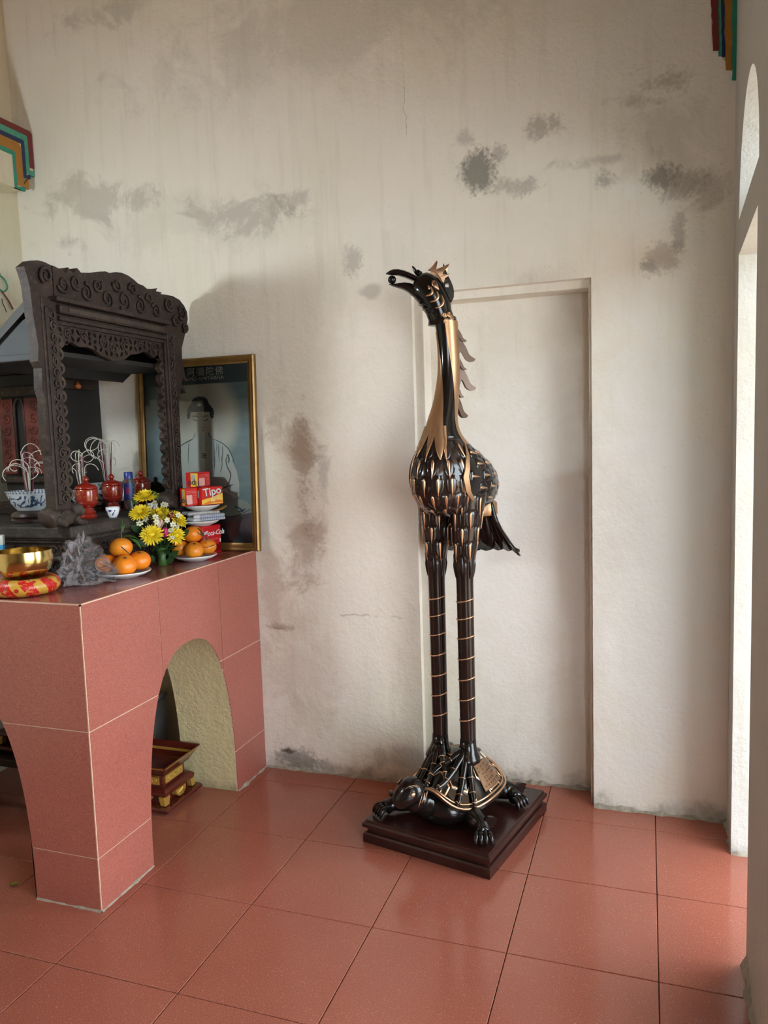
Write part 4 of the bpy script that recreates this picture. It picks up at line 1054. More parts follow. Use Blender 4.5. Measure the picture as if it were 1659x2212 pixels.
mk('small_gilt_finial', lathe([(0.004, 0), (0.012, 0.004), (0.015, 0.012), (0.008, 0.02), (0.003, 0.03)], (-0.34, -0.08, 1.69), 14), plain('orange_lacquer', (0.35, 0.09, 0.02), 0.4), shrine, True)
# ================================================================== OFFERINGS ON THE ALTAR
ER, EF = Vector((0.71, 0.70, 0)), Vector((-0.70, 0.71, 0))   # right / away, seen from the front of the altar
Zv = Vector((0, 0, 1))
def sphere(c, r, seg=20, rz=1.0):
    return lathe([(r*math.sin(PI*i/12), -r*rz*math.cos(PI*i/12)) for i in range(13)], tuple(c), seg)
# ---- brass singing bowl on its brocade cushion
bc = on_z(55, 1262, AZ+.03); bc = Vector((bc.x, bc.y, AZ))
def brocade():
    b = NB('red_gold_brocade'); x, y, z = b.xyz(b.obj)
    ang = b.math('ARCTAN2', y, x)
    k = b.math('FRACT', b.math('ADD', b.math('MULTIPLY', ang, 9/(2*PI)), b.math('MULTIPLY', z, 9.0)))
    m = b.math('GREATER_THAN', k, 0.55)
    v = b.voro(38, vec=b.obj, out='Distance'); n = b.noise(60, 3, vec=b.obj, dist=1.5)
    c1 = b.mix(b.step(n, 0.55, 0.62), (0.52, 0.012, 0.014), (0.62, 0.27, 0.05))
    c2 = b.mix(b.step(v, 0.35, 0.25), (0.55, 0.30, 0.04), (0.40, 0.03, 0.02))
    col = b.mix(m, c1, c2)
    col = b.mix(b.step(b.noise(25, 2, vec=b.obj), 0.68, 0.72), col, (0.10, 0.16, 0.12))
    b.bump(n, 0.25, 0.003)
    return b.fin(col, 0.35)
cu = tag(mk('round_cushion', lathe([(0.070, 0.0), (0.090, 0.004), (0.104, 0.018), (0.107, 0.032), (0.099, 0.048), (0.084, 0.056), (0.062, 0.054), (0.045, 0.046), (0.001, 0.044)], tuple(bc+Zv*.0005), 48, 0.012), brocade(), None, True, tuple(bc)), 'round red and gold brocade cushion under the brass bowl', 'cushion')
M_brass = copper('polished_brass', (0.83, 0.62, 0.24), 0.17, 1.0)
bb = bc + Zv*0.0535
bowl = tag(mk('singing_bowl', lathe([(0.001, 0.0), (0.040, 0.001), (0.062, 0.008), (0.080, 0.024), (0.089, 0.046), (0.091, 0.066), (0.089, 0.084), (0.0885, 0.088), (0.084, 0.088), (0.0845, 0.080), (0.086, 0.064), (0.083, 0.045), (0.074, 0.026), (0.055, 0.012), (0.001, 0.008)], tuple(bb), 56), M_brass, None, 'auto', tuple(bb)), 'shiny brass singing bowl at the left end of the altar', 'bowl')
# ---- small blue and white packet at the left edge
pk = on_y(-9, 1195, -.745); pk = Vector((pk.x, -.745, AZ)); pkh = on_y(0, 1157, -.745).z-AZ
p_ = thing('small_packet', 'small blue and white packet behind the brass bowl', 'packet', tuple(pk))
mk('packet_body', place(rbox(-0.028, 0.028, -0.018, 0.018, 0.0005, pkh*.86, 0.003), pk, 0.6), plain('packet_blue', sr(70, 165, 215), 0.4), p_)
mk('packet_top', place(rbox(-0.0285, 0.0285, -0.0185, 0.0185, pkh*.80, pkh, 0.003), pk, 0.6), plain('packet_white', sr(225, 225, 215), 0.45), p_)

# ---- plates and mandarins
M_china = plain('white_china', (0.74, 0.74, 0.72), 0.18, var=0.03, coat=0.3)
M_blueline = plain('blue_glaze_line', (0.25, 0.30, 0.40), 0.25)
def plate(name, label, c, r):
    t = thing(name, label, 'plate', tuple(c), 'white plates on the altar')
    prof = [(0.001, 0.001), (r*0.52, 0.0005), (r*0.56, 0.004), (r*0.80, 0.010), (r*0.985, 0.0195), (r, 0.0225), (r*0.985, 0.0240), (r*0.80, 0.0155), (r*0.6, 0.0095), (0.001, 0.0085)]
    mk('plate_dish', lathe(prof, tuple(c), 44), M_china, t, True)
    mk('plate_rim_line', tube([Vector(c)+Vector((r*0.955*math.cos(a), r*0.955*math.sin(a), 0.0190)) for a in [2*PI*k/44 for k in range(44)]], 0.0009, 4, True), M_blueline, t)
    return t
def orange_mat(name, c1, c2):
    b = NB(name); n = b.noise(9, 4, vec=b.obj)
    col = b.mix(b.step(n, 0.35, 0.7), c1, c2)
    b.bump(b.noise(240, 2, vec=b.obj), 0.25, 0.001)
    return b.fin(col, 0.36, coat=0.15, coat_rough=0.3)
M_or = [orange_mat('mandarin_peel_a', (0.78, 0.19, 0.008), (0.86, 0.26, 0.012)), orange_mat('mandarin_peel_b', (0.70, 0.20, 0.012), (0.82, 0.29, 0.02))]
M_stem = plain('dark_twig', (0.05, 0.05, 0.018), 0.7); M_leaf = plain('citrus_leaf', (0.045, 0.14, 0.022), 0.4, var=0.25)
def mandarin(c, r, label, group, tilt=0.0, mat=0, name='mandarin_orange'):
    t = thing(name, label, 'orange', tuple(c), group)
    prof = []
    for i in range(17):
        a = PI*i/16; rr = r*math.sin(a)*(1+0.04*math.sin(a)); zz = -r*0.90*math.cos(a)
        zz -= r*0.12*math.exp(-((a-PI)/0.35)**2); zz += r*0.06*math.exp(-(a/0.35)**2)
        prof.append((rr, zz))
    Mr = Matrix.Translation(c) @ Matrix.Rotation(tilt, 4, ER) @ Matrix.Rotation(random.random()*6, 4, 'Z')
    mk('peel', xf(lathe(prof, (0, 0, 0), 28), Mr), M_or[mat], t, True)
    mk('calyx', xf(lathe([(0.001, r*0.80), (0.006, r*0.80), (0.005, r*0.83), (0.001, r*0.845)], (0, 0, 0), 8), Mr), M_stem, t)
    return t
def leaf(name, p, d, up, L, wd, mat, parent, bend=0.3, fold=0.25):
    d = Vector(d).normalized(); up = Vector(up); s_ = d.cross(up).normalized(); n_ = s_.cross(d)
    rows = []
    for t, wf in ((0, .06), (.12, .5), (.3, .92), (.5, 1), (.7, .8), (.87, .42), (1, .03)):
        c = Vector(p) + d*L*t + n_*(-bend*L*t*t)
        rows.append([c + s_*x*wd*wf*0.5 + n_*abs(x)*wd*wf*fold for x in (-1, -0.5, 0, 0.5, 1)])
    return mk(name, grid(rows), mat, parent, True)
pc1 = on_z(268, 1242, AZ+.008); pc1 = Vector((pc1.x, pc1.y, AZ+.0005))
plate('china_plate', 'white china plate of mandarins beside the crumpled plastic bag', pc1, 0.095)
g1 = 'mandarins on the plate by the plastic bag'; zr = pc1.z+0.0115+0.037
mandarin(pc1 - EF*0.042 + ER*0.000 + Zv*(zr-pc1.z), 0.0400, 'front mandarin of the pile beside the plastic bag', g1, 0.5)
mandarin(pc1 + ER*0.059 + EF*0.020 + Zv*(zr-pc1.z+.003), 0.0385, 'right-hand mandarin of the pile beside the plastic bag', g1, 0.2)
mandarin(pc1 - ER*0.056 + EF*0.024 + Zv*(zr-pc1.z+.003), 0.0370, 'mandarin half hidden behind the crumpled plastic bag', g1, -0.2)
mo = mandarin(pc1 + EF*0.020 - ER*0.003 + Zv*(zr-pc1.z+0.056), 0.0400, 'leafy mandarin on top of the pile beside the bag', g1, -0.25, 1)
tc = pc1 + EF*0.020 + Zv*(zr-pc1.z+0.056)
mk('twig', tube([tc+Zv*0.034-EF*.01, tc+Zv*0.045+ER*0.002, tc+Zv*0.075+ER*0.006, tc+Zv*0.100+ER*0.010], [0.002, 0.002, 0.0016, 0.0012], 6), M_leaf, mo, True)
mk('twig', tube([tc-EF*0.040+Zv*0.008-ER*.006, tc-EF*0.045-Zv*0.006+ER*0.008, tc-EF*0.043-Zv*0.018+ER*0.018], 0.0017, 6), M_stem, mo, True)
leaf('leaf', tc+Zv*0.036, ER+Zv*0.10-EF*0.4, Zv, 0.062, 0.026, M_leaf, mo, 0.25)
leaf('leaf', tc+Zv*0.030+ER*0.03, ER*0.7-Zv*0.55-EF*0.5, Zv, 0.055, 0.024, M_leaf, mo, 0.2)
leaf('leaf', tc+Zv*0.055+ER*0.004, ER*0.35+Zv*0.9, EF, 0.03, 0.008, M_leaf, mo, 0.1)

pc2 = on_z(422, 1205, AZ+.008); pc2 = Vector((pc2.x+.010, pc2.y-.014, AZ+.0005))
E2r, E2f = Vector((0.80, 0.60, 0)), Vector((-0.60, 0.80, 0))
plate('china_plate', 'white china plate of mandarins in front of the red cola carton', pc2, 0.086)
g2 = 'mandarins on the plate in front of the carton'; zr2 = 0.0115+0.0345
mandarin(pc2 - E2f*0.034 - E2r*0.006 + Zv*zr2, 0.0365, 'front mandarin of the pile before the red carton', g2, 0.4, 1)
mandarin(pc2 + E2r*0.050 + E2f*0.018 + Zv*(zr2+.004), 0.0355, 'right-hand mandarin of the pile before the red carton', g2, 0.1, 1)
mandarin(pc2 - E2r*0.056 + E2f*0.020 + Zv*(zr2+.005), 0.0355, 'shaded mandarin between the bouquet and the orange pile', g2, -0.3, 1)
m2 = mandarin(pc2 + E2f*0.016 - E2r*0.004 + Zv*(zr2+0.0575), 0.0375, 'top mandarin of the pile before the red carton', g2, -0.3, 0)
t2 = pc2 + E2f*0.016 + Zv*(zr2+0.0575)
mk('twig', tube([t2-E2f*0.041+E2r*0.012+Zv*0.012, t2-E2f*0.043+E2r*0.028-Zv*0.004, t2-E2f*0.05+E2r*0.045-Zv*0.012, t2-E2f*0.05+E2r*0.04-Zv*0.035], 0.0014, 5), M_stem, m2, True)
mk('twig', tube([t2-E2f*0.045-Zv*0.036-E2r*.02, t2-E2f*0.062-Zv*0.048+E2r*0.01, t2-E2f*0.05-Zv*0.050+E2r*0.05, t2-E2f*0.03-Zv*0.045+E2r*0.078], 0.0012, 5), M_stem, m2, True)
leaf('leaf', t2+Zv*0.028+E2r*0.008-E2f*.02, E2r*0.6-Zv*0.75-E2f*0.25, E2f*-1, 0.045, 0.016, plain('dry_leaf', (0.05, 0.04, 0.015), 0.6), m2, 0.1)

# ---- crumpled plastic bag
def bag_mat():
    m = bpy.data.materials.new('clear_crumpled_plastic'); m.use_nodes = True; t = m.node_tree; t.nodes.remove(t.nodes['Principled BSDF'])
    out = t.nodes['Material Output']; tr = t.nodes.new('ShaderNodeBsdfTransparent'); tr.inputs[0].default_value = (0.97, 0.97, 0.98, 1)
    gl = t.nodes.new('ShaderNodeBsdfGlossy'); gl.inputs['Roughness'].default_value = 0.04; gl.inputs[0].default_value = (0.95, 0.95, 0.97, 1)
    df = t.nodes.new('ShaderNodeBsdfDiffuse'); df.inputs[0].default_value = (0.85, 0.85, 0.87, 1)
    fr = t.nodes.new('ShaderNodeFresnel'); fr.inputs[0].default_value = 1.38
    no = t.nodes.new('ShaderNodeTexNoise'); no.inputs['Scale'].default_value = 70; no.inputs['Detail'].default_value = 4
    bu = t.nodes.new('ShaderNodeBump'); bu.inputs['Strength'].default_value = 0.5; bu.inputs['Distance'].default_value = 0.006
    t.links.new(no.outputs[0], bu.inputs['Height']); t.links.new(bu.outputs[0], gl.inputs['Normal']); t.links.new(bu.outputs[0], fr.inputs['Normal'])
    m1 = t.nodes.new('ShaderNodeMixShader'); m1.inputs[0].default_value = 0.012; t.links.new(tr.outputs[0], m1.inputs[1]); t.links.new(df.outputs[0], m1.inputs[2])
    m2_ = t.nodes.new('ShaderNodeMixShader'); t.links.new(fr.outputs[0], m2_.inputs[0]); t.links.new(m1.outputs[0], m2_.inputs[1]); t.links.new(gl.outputs[0], m2_.inputs[2])
    t.links.new(m2_.outputs[0], out.inputs['Surface']); return m
bgc = on_z(184, 1262, AZ); bgc = Vector((bgc.x, bgc.y, AZ)) - EF*0.012 + ER*0.006
bm = bmesh.new(); bmesh.ops.create_icosphere(bm, subdivisions=4, radius=1.0)
for v in bm.verts:
    d = v.co.normalized(); n1 = noise.noise(d*2.2+Vector((3, 1, 7))); n2_ = abs(noise.noise(d*5.5)); n3_ = abs(noise.noise(d*11+Vector((5, 5, 5))))
    k = 1.0 + 0.35*n1 - 0.75*n2_ + 0.55*n3_
    r_ = d.dot(ER)*0.074*k; f_ = d.dot(EF)*0.032*k; z_ = d.z*0.080*k
    t = (z_+0.08)/0.16
    wdn = 1.25-0.65*t
    if d.z < 0: wdn *= 1.10
    v.co = ER*(r_*wdn - 0.020*t + 0.020*max(0, d.dot(ER))) + EF*f_*wdn + Vector((0, 0, max(0.001+0.004*n3_, z_*1.12+0.072)))
me = bpy.data.meshes.new('plastic_bag'); bm.to_mesh(me); bm.free(); me.materials.append(bag_mat())
tag(link('plastic_bag', me, None, bgc), 'crumpled clear plastic bag lying beside the mandarins', 'bag')

# ---- bouquet
bq = on_z(350, 1221, AZ); bq = Vector((bq.x, bq.y, AZ)) - EF*0.010
bou = thing('flower_bouquet', 'bouquet of yellow chrysanthemums with small white daisies and leaves', 'bouquet', tuple(bq))
BN = Vector((-0.62, 0.78, 0))
M_yel = plain('yellow_petals', (0.86, 0.66, 0.025), 0.5, var=0.12, scale=60); M_yel2 = plain('yellow_petals_deep', (0.72, 0.50, 0.015), 0.5, var=0.15)
M_wht = plain('white_petals', (0.62, 0.62, 0.46), 0.5, var=0.06); M_pnk = plain('magenta_petals', (0.50, 0.01, 0.12), 0.5); M_rose = plain('pale_pink_petals', (0.62, 0.40, 0.33), 0.5); M_dred = plain('dark_red_petals', (0.20, 0.012, 0.03), 0.5)
M_gst = plain('green_stalk', (0.06, 0.13, 0.03), 0.5); M_gl = plain('dark_green_leaf', (0.022, 0.065, 0.014), 0.45, var=0.3); M_eye = plain('daisy_eye', (0.35, 0.36, 0.03), 0.6)
def flower_at(px, py, off): return on_plane(px, py, bq + BN*off, BN)
def mum(c, R, nrm, mat, layers=5):
    n_ = Vector(nrm).normalized(); a_ = n_.orthogonal().normalized(); b_ = n_.cross(a_); parts = []
    for L in range(layers):
        f = L/(layers-1); cnt = int(22-11*f); ln = R*(1.0-0.62*f); el = 0.08+1.15*f; wd = R*0.17
        for k in range(cnt):
            an = 2*PI*(k+0.5*(L % 2)+random.uniform(-.2, .2))/cnt; rd = a_*math.cos(an)+b_*math.sin(an); sd = n_.cross(rd)
            ll = ln*random.uniform(0.88, 1.06)
            rows = []
            for t, wf in ((0.08, .45), (.45, .9), (.8, 1.0), (1.0, .35)):
                e = el*(0.55+0.55*t)
                p = c + rd*ll*t*math.cos(e*0.85) + n_*(ll*t*math.sin(e*0.85)+R*0.10*f)
                rows.append([p - sd*wd*wf*.5, p + n_*(-0.04*R), p + sd*wd*wf*.5])
            parts.append(grid(rows))
    parts.append(sphere(c + n_*R*0.18, R*0.28, 10, 0.7))
    return merge(*parts)
toc = (CAM-bq).normalized()
MUMS = [(314, 1074, .00, 25, Zv*0.95+toc*0.35-ER*0.1), (303, 1108, -.02, 23, toc*.55+Zv*.75-ER*.3), (345, 1112, .01, 24, toc*.5+Zv*.8), (384, 1122, .00, 22, toc*.5+Zv*.5+ER*.6), (328, 1156, -.04, 24, toc*.9+Zv*.25-ER*.1), (380, 1157, -.035, 19, toc*.9+Zv*.15+ER*.25)]
root0 = bq + Zv*0.02
for px, py, off, rp, nn in MUMS:
    c = flower_at(px, py, off); R = rp/510
    hd = mk('chrysanthemum_head', mum(c, R, nn, M_yel), M_yel, bou, True)
    n_ = Vector(nn).normalized()
    mk('sepal_cup', tube([c - n_*R*0.32, c - n_*R*0.1, c], [0.003, R*0.30, R*0.42], 10), M_gst, hd, True)
    mk('stalk', tube(smooth_pts([root0+Vector((random.uniform(-.01, .01), random.uniform(-.01, .01), 0)), root0.lerp(c, 0.55)+Zv*.02, c - n_*R*0.3], 4), 0.0026, 6), M_gst, bou, True)
for px, py, off, rp in ((315, 1121, -.02, 9), (302, 1131, -.02, 9), (353, 1090, .0, 8), (334, 1087, .01, 8), (359, 1091, .0, 7), (336, 1117, -.02, 8), (374, 1133, -.03, 8), (361, 1124, -.02, 7), (369, 1146, -.04, 8), (292, 1117, -.01, 6), (383, 1138, -.03, 6), (373, 1161, -.04, 6), (338, 1128, -.03, 8), (385, 1113, -.01, 7)):
    c = flower_at(px, py, off-.012); R = rp/640; n_ = (toc + Vector((random.uniform(-.5, .5), random.uniform(-.5, .5), random.uniform(0, .7)))).normalized()
    a_ = n_.orthogonal().normalized(); b_ = n_.cross(a_); pt = []
    for k in range(6):
        an = 2*PI*k/6; rd = a_*math.cos(an)+b_*math.sin(an); sd = n_.cross(rd)
        pt.append(grid([[c+rd*R*t-sd*R*.30*wf+n_*R*.15*t, c+rd*R*t+n_*R*.05, c+rd*R*t+sd*R*.30*wf+n_*R*.15*t] for t, wf in ((.1, .4), (.5, 1), (.85, .9), (1., .3))]))
    dz_ = mk('daisy_head', merge(*pt), M_wht, bou, True)
    mk('daisy_eye', sphere(c+n_*R*.08, R*.28, 8, .7), M_eye, dz_, True)
    mk('stalk', tube([root0.lerp(c, 0.3), root0.lerp(c, 0.75)+Zv*.008, c-n_*.002], 0.0012, 5), M_gst, bou, True)
for px, py, off, rp, m_ in ((357, 1150, -.03, 13, M_pnk), (341, 1131, -.01, 14, M_rose), (370, 1117, .0, 12, M_dred), (348, 1128, -.015, 9, M_rose)):
    c = flower_at(px, py, off); R = rp/590; pt = []
    for k in range(9):
        an = k*2.4; rr = R*(0.25+0.08*k)
        P = [c + Vector((math.cos(an)*rr*.5, math.sin(an)*rr*.5, -R*.7)), c + Vector((math.cos(an)*rr, math.sin(an)*rr, 0)), c + Vector((math.cos(an)*rr*.9, math.sin(an)*rr*.9, R*(.8-.05*k)))]
        sd = Vector((-math.sin(an), math.cos(an), 0))
        pt.append(grid([[p - sd*R*.45*wf, p + (p-c).normalized()*R*.12, p + sd*R*.45*wf] for p, wf in zip(P, (.4, 1, .6))]))
    mk('rosebud', merge(*pt), m_, bou, True)
    mk('stalk', tube([root0.lerp(c, 0.2), c-Zv*R*.6], 0.0022, 6), M_gst, bou, True)
for k in range(34):
    an = k*2.399; h = 0.02+0.085*((k*7) % 11)/11; rr = 0.012+0.030*((k*5) % 7)/7
    p = root0 + Vector((math.cos(an)*rr*.6, math.sin(an)*rr*.6, h+0.006)); d = Vector((math.cos(an), math.sin(an), random.uniform(-0.05, 0.9)))
    leaf('leaf', p, d, Zv, random.uniform(.035, .06), random.uniform(.018, .030), M_gl, bou, random.uniform(.1, .35), .15)
for px, py, L, dx in ((338, 1040+40, .05, -.3), (300, 1150, .06, -.8), (312, 1180, .06, -.9), (395, 1160, .05, .7), (330, 1215, .05, -.4), (365, 1218, .045, .5), (372, 1205, .05, .7), (293, 1090, .04, -.5)):
    leaf('leaf', flower_at(px, py, .01)-ER*dx*.02, ER*dx+Zv*.5-EF*.2, toc*-1, L, L*.5, M_gl, bou, .15, .1)
mk('stem_bundle', tube([bq+Zv*.001, bq+Zv*.03, bq+Zv*.07], [0.020, 0.014, 0.020], 10), M_gst, bou, True)

# ---- cola carton, plates, magazines, biscuit boxes
def quadbox(P0, d1, L1, d2, L2, z0, z1, b=0.002):
    """box with near corner P0 (xy), edges along d1 and d2"""
    d1 = Vector(d1).normalized(); d2 = Vector(d2).normalized()
    V, F = rbox(0, L1, 0, L2, z0, z1, b, 1)
    return [tuple(Vector((P0[0], P0[1], 0)) + d1*x + d2*y + Zv*z) for x, y, z in V], F
def decal(VF2, O, ex, ey, n_, lift=0.0006):
    """flat print: 2D verts -> face with origin O, axes ex, ey"""
    return [tuple(Vector(O) + Vector(ex)*v[0] + Vector(ey)*v[1] + Vector(n_)*lift) for v in VF2[0]], VF2[1]
def rect2(x0, x1, y0, y1): return [(x0, y0), (x1, y0), (x1, y1), (x0, y1)], [(0, 1, 2, 3)]
M_cola = plain('cola_red_card', sr(200, 22, 28), 0.35, var=0.08); M_white = plain('white_print', (0.72, 0.72, 0.70), 0.5, var=0.03); M_can = plain('can_silver_print', (0.45, 0.42, 0.42), 0.4); M_dkred = plain('dark_red_print', sr(150, 14, 20), 0.4)
f0 = on_z(437, 1197, AZ); f1 = on_z(487, 1190, AZ)
f0 = Vector((f0.x+.030, f0.y-.034, 0)); f1 = Vector((f1.x, f1.y, 0))
ex = Vector((0.20, 0.98, 0)).normalized(); nx = Vector((ex.y, -ex.x, 0)); LC = 0.108
ct = thing('cola_carton', 'red cola drink carton holding up plates at the back of the altar', 'carton', (f0.x, f0.y, AZ))
CH = 0.120
mk('carton_box', quadbox(f0, ex, LC, -nx, 0.085, AZ+.0005, AZ+CH), M_cola, ct)
O = Vector((f0.x, f0.y, AZ))
mk('brand_lettering', decal(text_vf('Coca-Cola', 0.030, True, 0.35, sx=0.92), O+ex*LC*.62+Zv*0.088, ex, Zv, nx), M_white, ct)
mk('small_lettering', decal(text_vf('Coca-Cola', 0.010, True, 0.35), O+ex*LC*.62+Zv*0.062, ex, Zv, nx), plain('pink_print', sr(225, 120, 120), .5), ct)
mk('can_picture', decal(rect2(LC*.05, LC*.27, .045, .098), O, ex, Zv, nx, .0005), M_can, ct)
mk('can_picture_label', decal(rect2(LC*.07, LC*.25, .058, .086), O, ex, Zv, nx, .0008), M_cola, ct)
mk('printed_swirl', decal(extrude([[(LC*.40, .008), (LC*.98, .008), (LC*.98, .050), (LC*.8, .036), (LC*.6, .040), (LC*.5, .03)]], lambda a, b_, d: (a, b_, d), 0, .0001), O, ex, Zv, nx, .0004), M_dkred, ct)
mk('barcode', decal(rect2(LC*.90, LC*.97, .045, .060), O, ex, Zv, nx, .0006), M_white, ct)
Etr, Etf = Vector((0.84, 0.54, 0)), Vector((-0.54, 0.84, 0))
tcn = on_z(436, 1131, AZ+CH+.01); tcn = f0 + ex*LC*.34 - nx*0.040; tcn.z = AZ+CH+.0005
plate('china_plate', 'lower white plate stacked on top of the red carton', tcn, 0.076)
mz = tcn.z + 0.0245
# magazines on that plate
M_paper = plain('printed_paper', (0.55, 0.56, 0.58), 0.6, var=0.08); M_ptxt = plain('blue_print', sr(90, 105, 150), 0.6); M_foil = plain('grey_plastic_wrap', (0.42, 0.42, 0.43), 0.2, var=.3, scale=60, bump=.6)
mgs = thing('magazine_stack', 'stack of folded newspapers between two plates above the carton', 'newspapers', (tcn.x, tcn.y, mz))
d2_ = (Etr*0.93+Etf*0.37).normalized(); d1_ = Vector((-d2_.y, d2_.x, 0))
c0 = Vector((tcn.x, tcn.y, 0)) - d2_*0.060 - d1_*0.062
mk('newspaper', quadbox(c0, d2_, 0.142, d1_, 0.075, mz, mz+.012, .003), M_paper, mgs)
mk('newspaper', quadbox(c0+d2_*.004, d2_, 0.136, d1_, 0.075, mz+.0125, mz+.026, .003), M_paper, mgs)
mk('newspaper', quadbox(c0-d2_*.020, d2_, 0.140, d1_, 0.075, mz+.0265, mz+.040, .004), M_foil, mgs)
n1_ = Vector((d2_.y, -d2_.x, 0)); O = Vector((c0.x, c0.y, mz)); lines = []
for r in range(6):
    for k in range(11):
        lines.append(rect2(.030+k*.0098, .0375+k*.0098, .0016+r*.0042, .0038+r*.0042))
tag(mk('newsprint_lines', decal(merge(*lines), O, d2_, Zv, n1_, .0012), M_ptxt, mgs), kind='stuff')
gw = [Vector((tcn.x, tcn.y, mz+.034)) + d2_*x + n1_*y + Zv*z for x, y, z in ((.03, .062, .006), (.06, .064, .010), (.085, .05, .018), (.105, .02, .022))]
mk('gold_wrapper', tube(gw, [.004, .010, .012, .003], 8, flat=.4), plain('gold_paper', (0.45, 0.25, 0.05), 0.35, metal=.5), mgs, True)
p2c = Vector((tcn.x, tcn.y, mz+.0405)) - Etf*0.008 + Etr*0.006
plate('china_plate', 'upper white plate under the three biscuit boxes', p2c, 0.074)
bzz = p2c.z + 0.0246
M_tred = plain('biscuit_box_red', sr(205, 28, 24), 0.35, var=.06); M_tyel = plain('biscuit_box_yellow', sr(238, 196, 60), 0.4, var=.05); M_torg = plain('biscuit_orange_print', sr(228, 120, 40), .45); M_bis = plain('biscuit_print', sr(240, 205, 130), .5); M_dark = plain('dark_outline_print', sr(45, 40, 55), .5)
def tipo_box(label, P, th, z, H, long_face, Ls=(0.100, 0.082)):
    t = thing('biscuit_box', label, 'box', (P.x, P.y, z), 'red and yellow biscuit boxes')
    d2 = (Etr*math.cos(th)+Etf*math.sin(th)); d1 = (-Etr*math.sin(th)+Etf*math.cos(th)); L2, L1 = Ls
    mk('box_body', quadbox(P, d2, L2, d1, L1, z, z+H, .0015), M_tred, t)
    nR = Vector((d2.y, -d2.x, 0)); nL = -d2; O = Vector((P.x, P.y, z)); eL = -d1
    OL = O + d1*L1          # left face read from its far edge to the near corner
    mk('yellow_panel', decal(([(.0, .003), (L1*.60, .003), (L1*.60, H*.52), (L1*.35, H*.62), (0, H*.55)], [(0, 1, 2, 3, 4)]) if long_face else rect2(L1*.42, L1*.98, .003, H*.95), OL, eL, Zv, nL, .0006), M_tyel, t)
    mk('biscuit_picture', decal(extrude([[(L1*.48, H*.45), (L1*.78, H*.40), (L1*.80, H*.82), (L1*.45, H*.88)]], lambda a, b_, d: (a, b_, d), 0, .0001), OL, eL, Zv, nL, .001), M_white, t)
    mk('box_lettering', decal(xf(text_vf('Tipo', 0.034, True), Matrix.Rotation(-PI/2 if long_face else PI, 4, 'Z')), OL+eL*L1*(.22 if long_face else .72)+Zv*(H*.30 if long_face else H*.26), eL, Zv, nL, .0013), M_dark, t)
    if long_face:
        mk('orange_panel', decal(([(0, .003), (L2, .003), (L2, H*.62), (L2*.8, H*.55), (L2*.5, H*.42), (L2*.2, H*.36), (0, H*.30)], [(0, 1, 2, 3, 4, 5, 6)]), O, d2, Zv, nR, .0006), M_tyel, t)
        mk('biscuit_picture', decal(merge(rect2(L2*.42, L2*.62, H*.18, H*.42), rect2(L2*.70, L2*.88, H*.26, H*.52)), O, d2, Zv, nR, .0012), M_bis, t)
        mk('orange_swirl', decal(([(L2*.02, .004), (L2*.35, .004), (L2*.6, H*.12), (L2*.98, H*.08), (L2*.98, H*.22), (L2*.6, H*.26), (L2*.3, H*.20)], [(0, 1, 2, 3, 4, 5, 6)]), O, d2, Zv, nR, .0009), M_torg, t)
        tv = xf(text_vf('Tipo', 0.046, True), Matrix.Rotation(.12, 4, 'Z'))
        ctr = O + d2*L2*.50 + Zv*H*.74
        mk('lettering_shadow', decal(([(a*1.06+.0012, b_*1.06-.0012, 0) for a, b_, _ in tv[0]], tv[1]), ctr, d2, Zv, nR, .0014), M_dark, t)
        mk('box_lettering', decal(tv, ctr, d2, Zv, nR, .0019), M_white, t)
    else:
        mk('ingredient_panel', decal(rect2(L2*.10, L2*.55, H*.10, H*.62), O, d2, Zv, nR, .0006), plain('pink_panel', sr(230, 180, 170), .5), t)
        li = [rect2(L2*.62, L2*.95, H*(.15+.1*k), H*(.18+.1*k)) for k in range(7)] + [rect2(L2*.1, L2*.9, H*(.72+.09*k), H*(.75+.09*k)) for k in range(2)]
        tag(mk('ingredient_lines', decal(merge(*li), O, d2, Zv, nR, .0006), plain('pale_print', sr(225, 120, 110), .5), t), kind='stuff')
    return t
Bp = Vector((p2c.x, p2c.y, 0)) - Etf*0.062
BH = 0.074
tipo_box('right-hand biscuit box of the lower pair with large white lettering', Bp, math.radians(30), bzz, BH, True)
dA = (-Etr*math.sin(math.radians(30))+Etf*math.cos(math.radians(30)))
d2A = (Etr*math.cos(math.radians(30))+Etf*math.sin(math.radians(30)))
tipo_box('left-hand biscuit box of the lower pair beside the shrine post', Bp + dA*0.026 - d2A*0.0605, math.radians(30), bzz, BH, False, (0.058, 0.040))
tipo_box('top biscuit box lying across the other two', Bp + Etf*0.018 - Etr*0.012, math.radians(53), bzz+BH+.0005, 0.062, False, (0.085, 0.060))
# ================================================================== THINGS ON THE SHRINE PLATFORM
def glaze(name):
    b = NB(name); n = b.noise(26, 3, vec=b.obj, dist=2.2); x, y, z = b.xyz(b.obj); v = b.voro(45, vec=b.obj, out='Distance')
    m = b.math('MULTIPLY', b.step(n, 0.50, 0.56), b.math('MULTIPLY', b.step(z, 0.012, 0.018), b.step(z, 0.062, 0.056)))
    rim = b.math('MULTIPLY', b.step(z, 0.066, 0.068), b.step(b.math('SINE', b.math('MULTIPLY', b.math('ARCTAN2', y, x), 40.0)), -0.2, 0.4))
    col = b.mix(m, (0.50, 0.56, 0.60), (0.035, 0.065, 0.13)); col = b.mix(b.math('MULTIPLY', rim, .7), col, (0.05, 0.08, 0.14))
    return b.fin(col, 0.2, coat=.4)
M_bw = glaze('blue_white_glaze'); M_sand = plain('incense_ash', (0.18, 0.15, 0.12), .95)
M_stick = plain('magenta_joss_sticks', (0.16, 0.012, 0.045), 0.6); M_ash = plain('pale_ash_curl', (0.56, 0.53, 0.45), 0.8, var=.1)
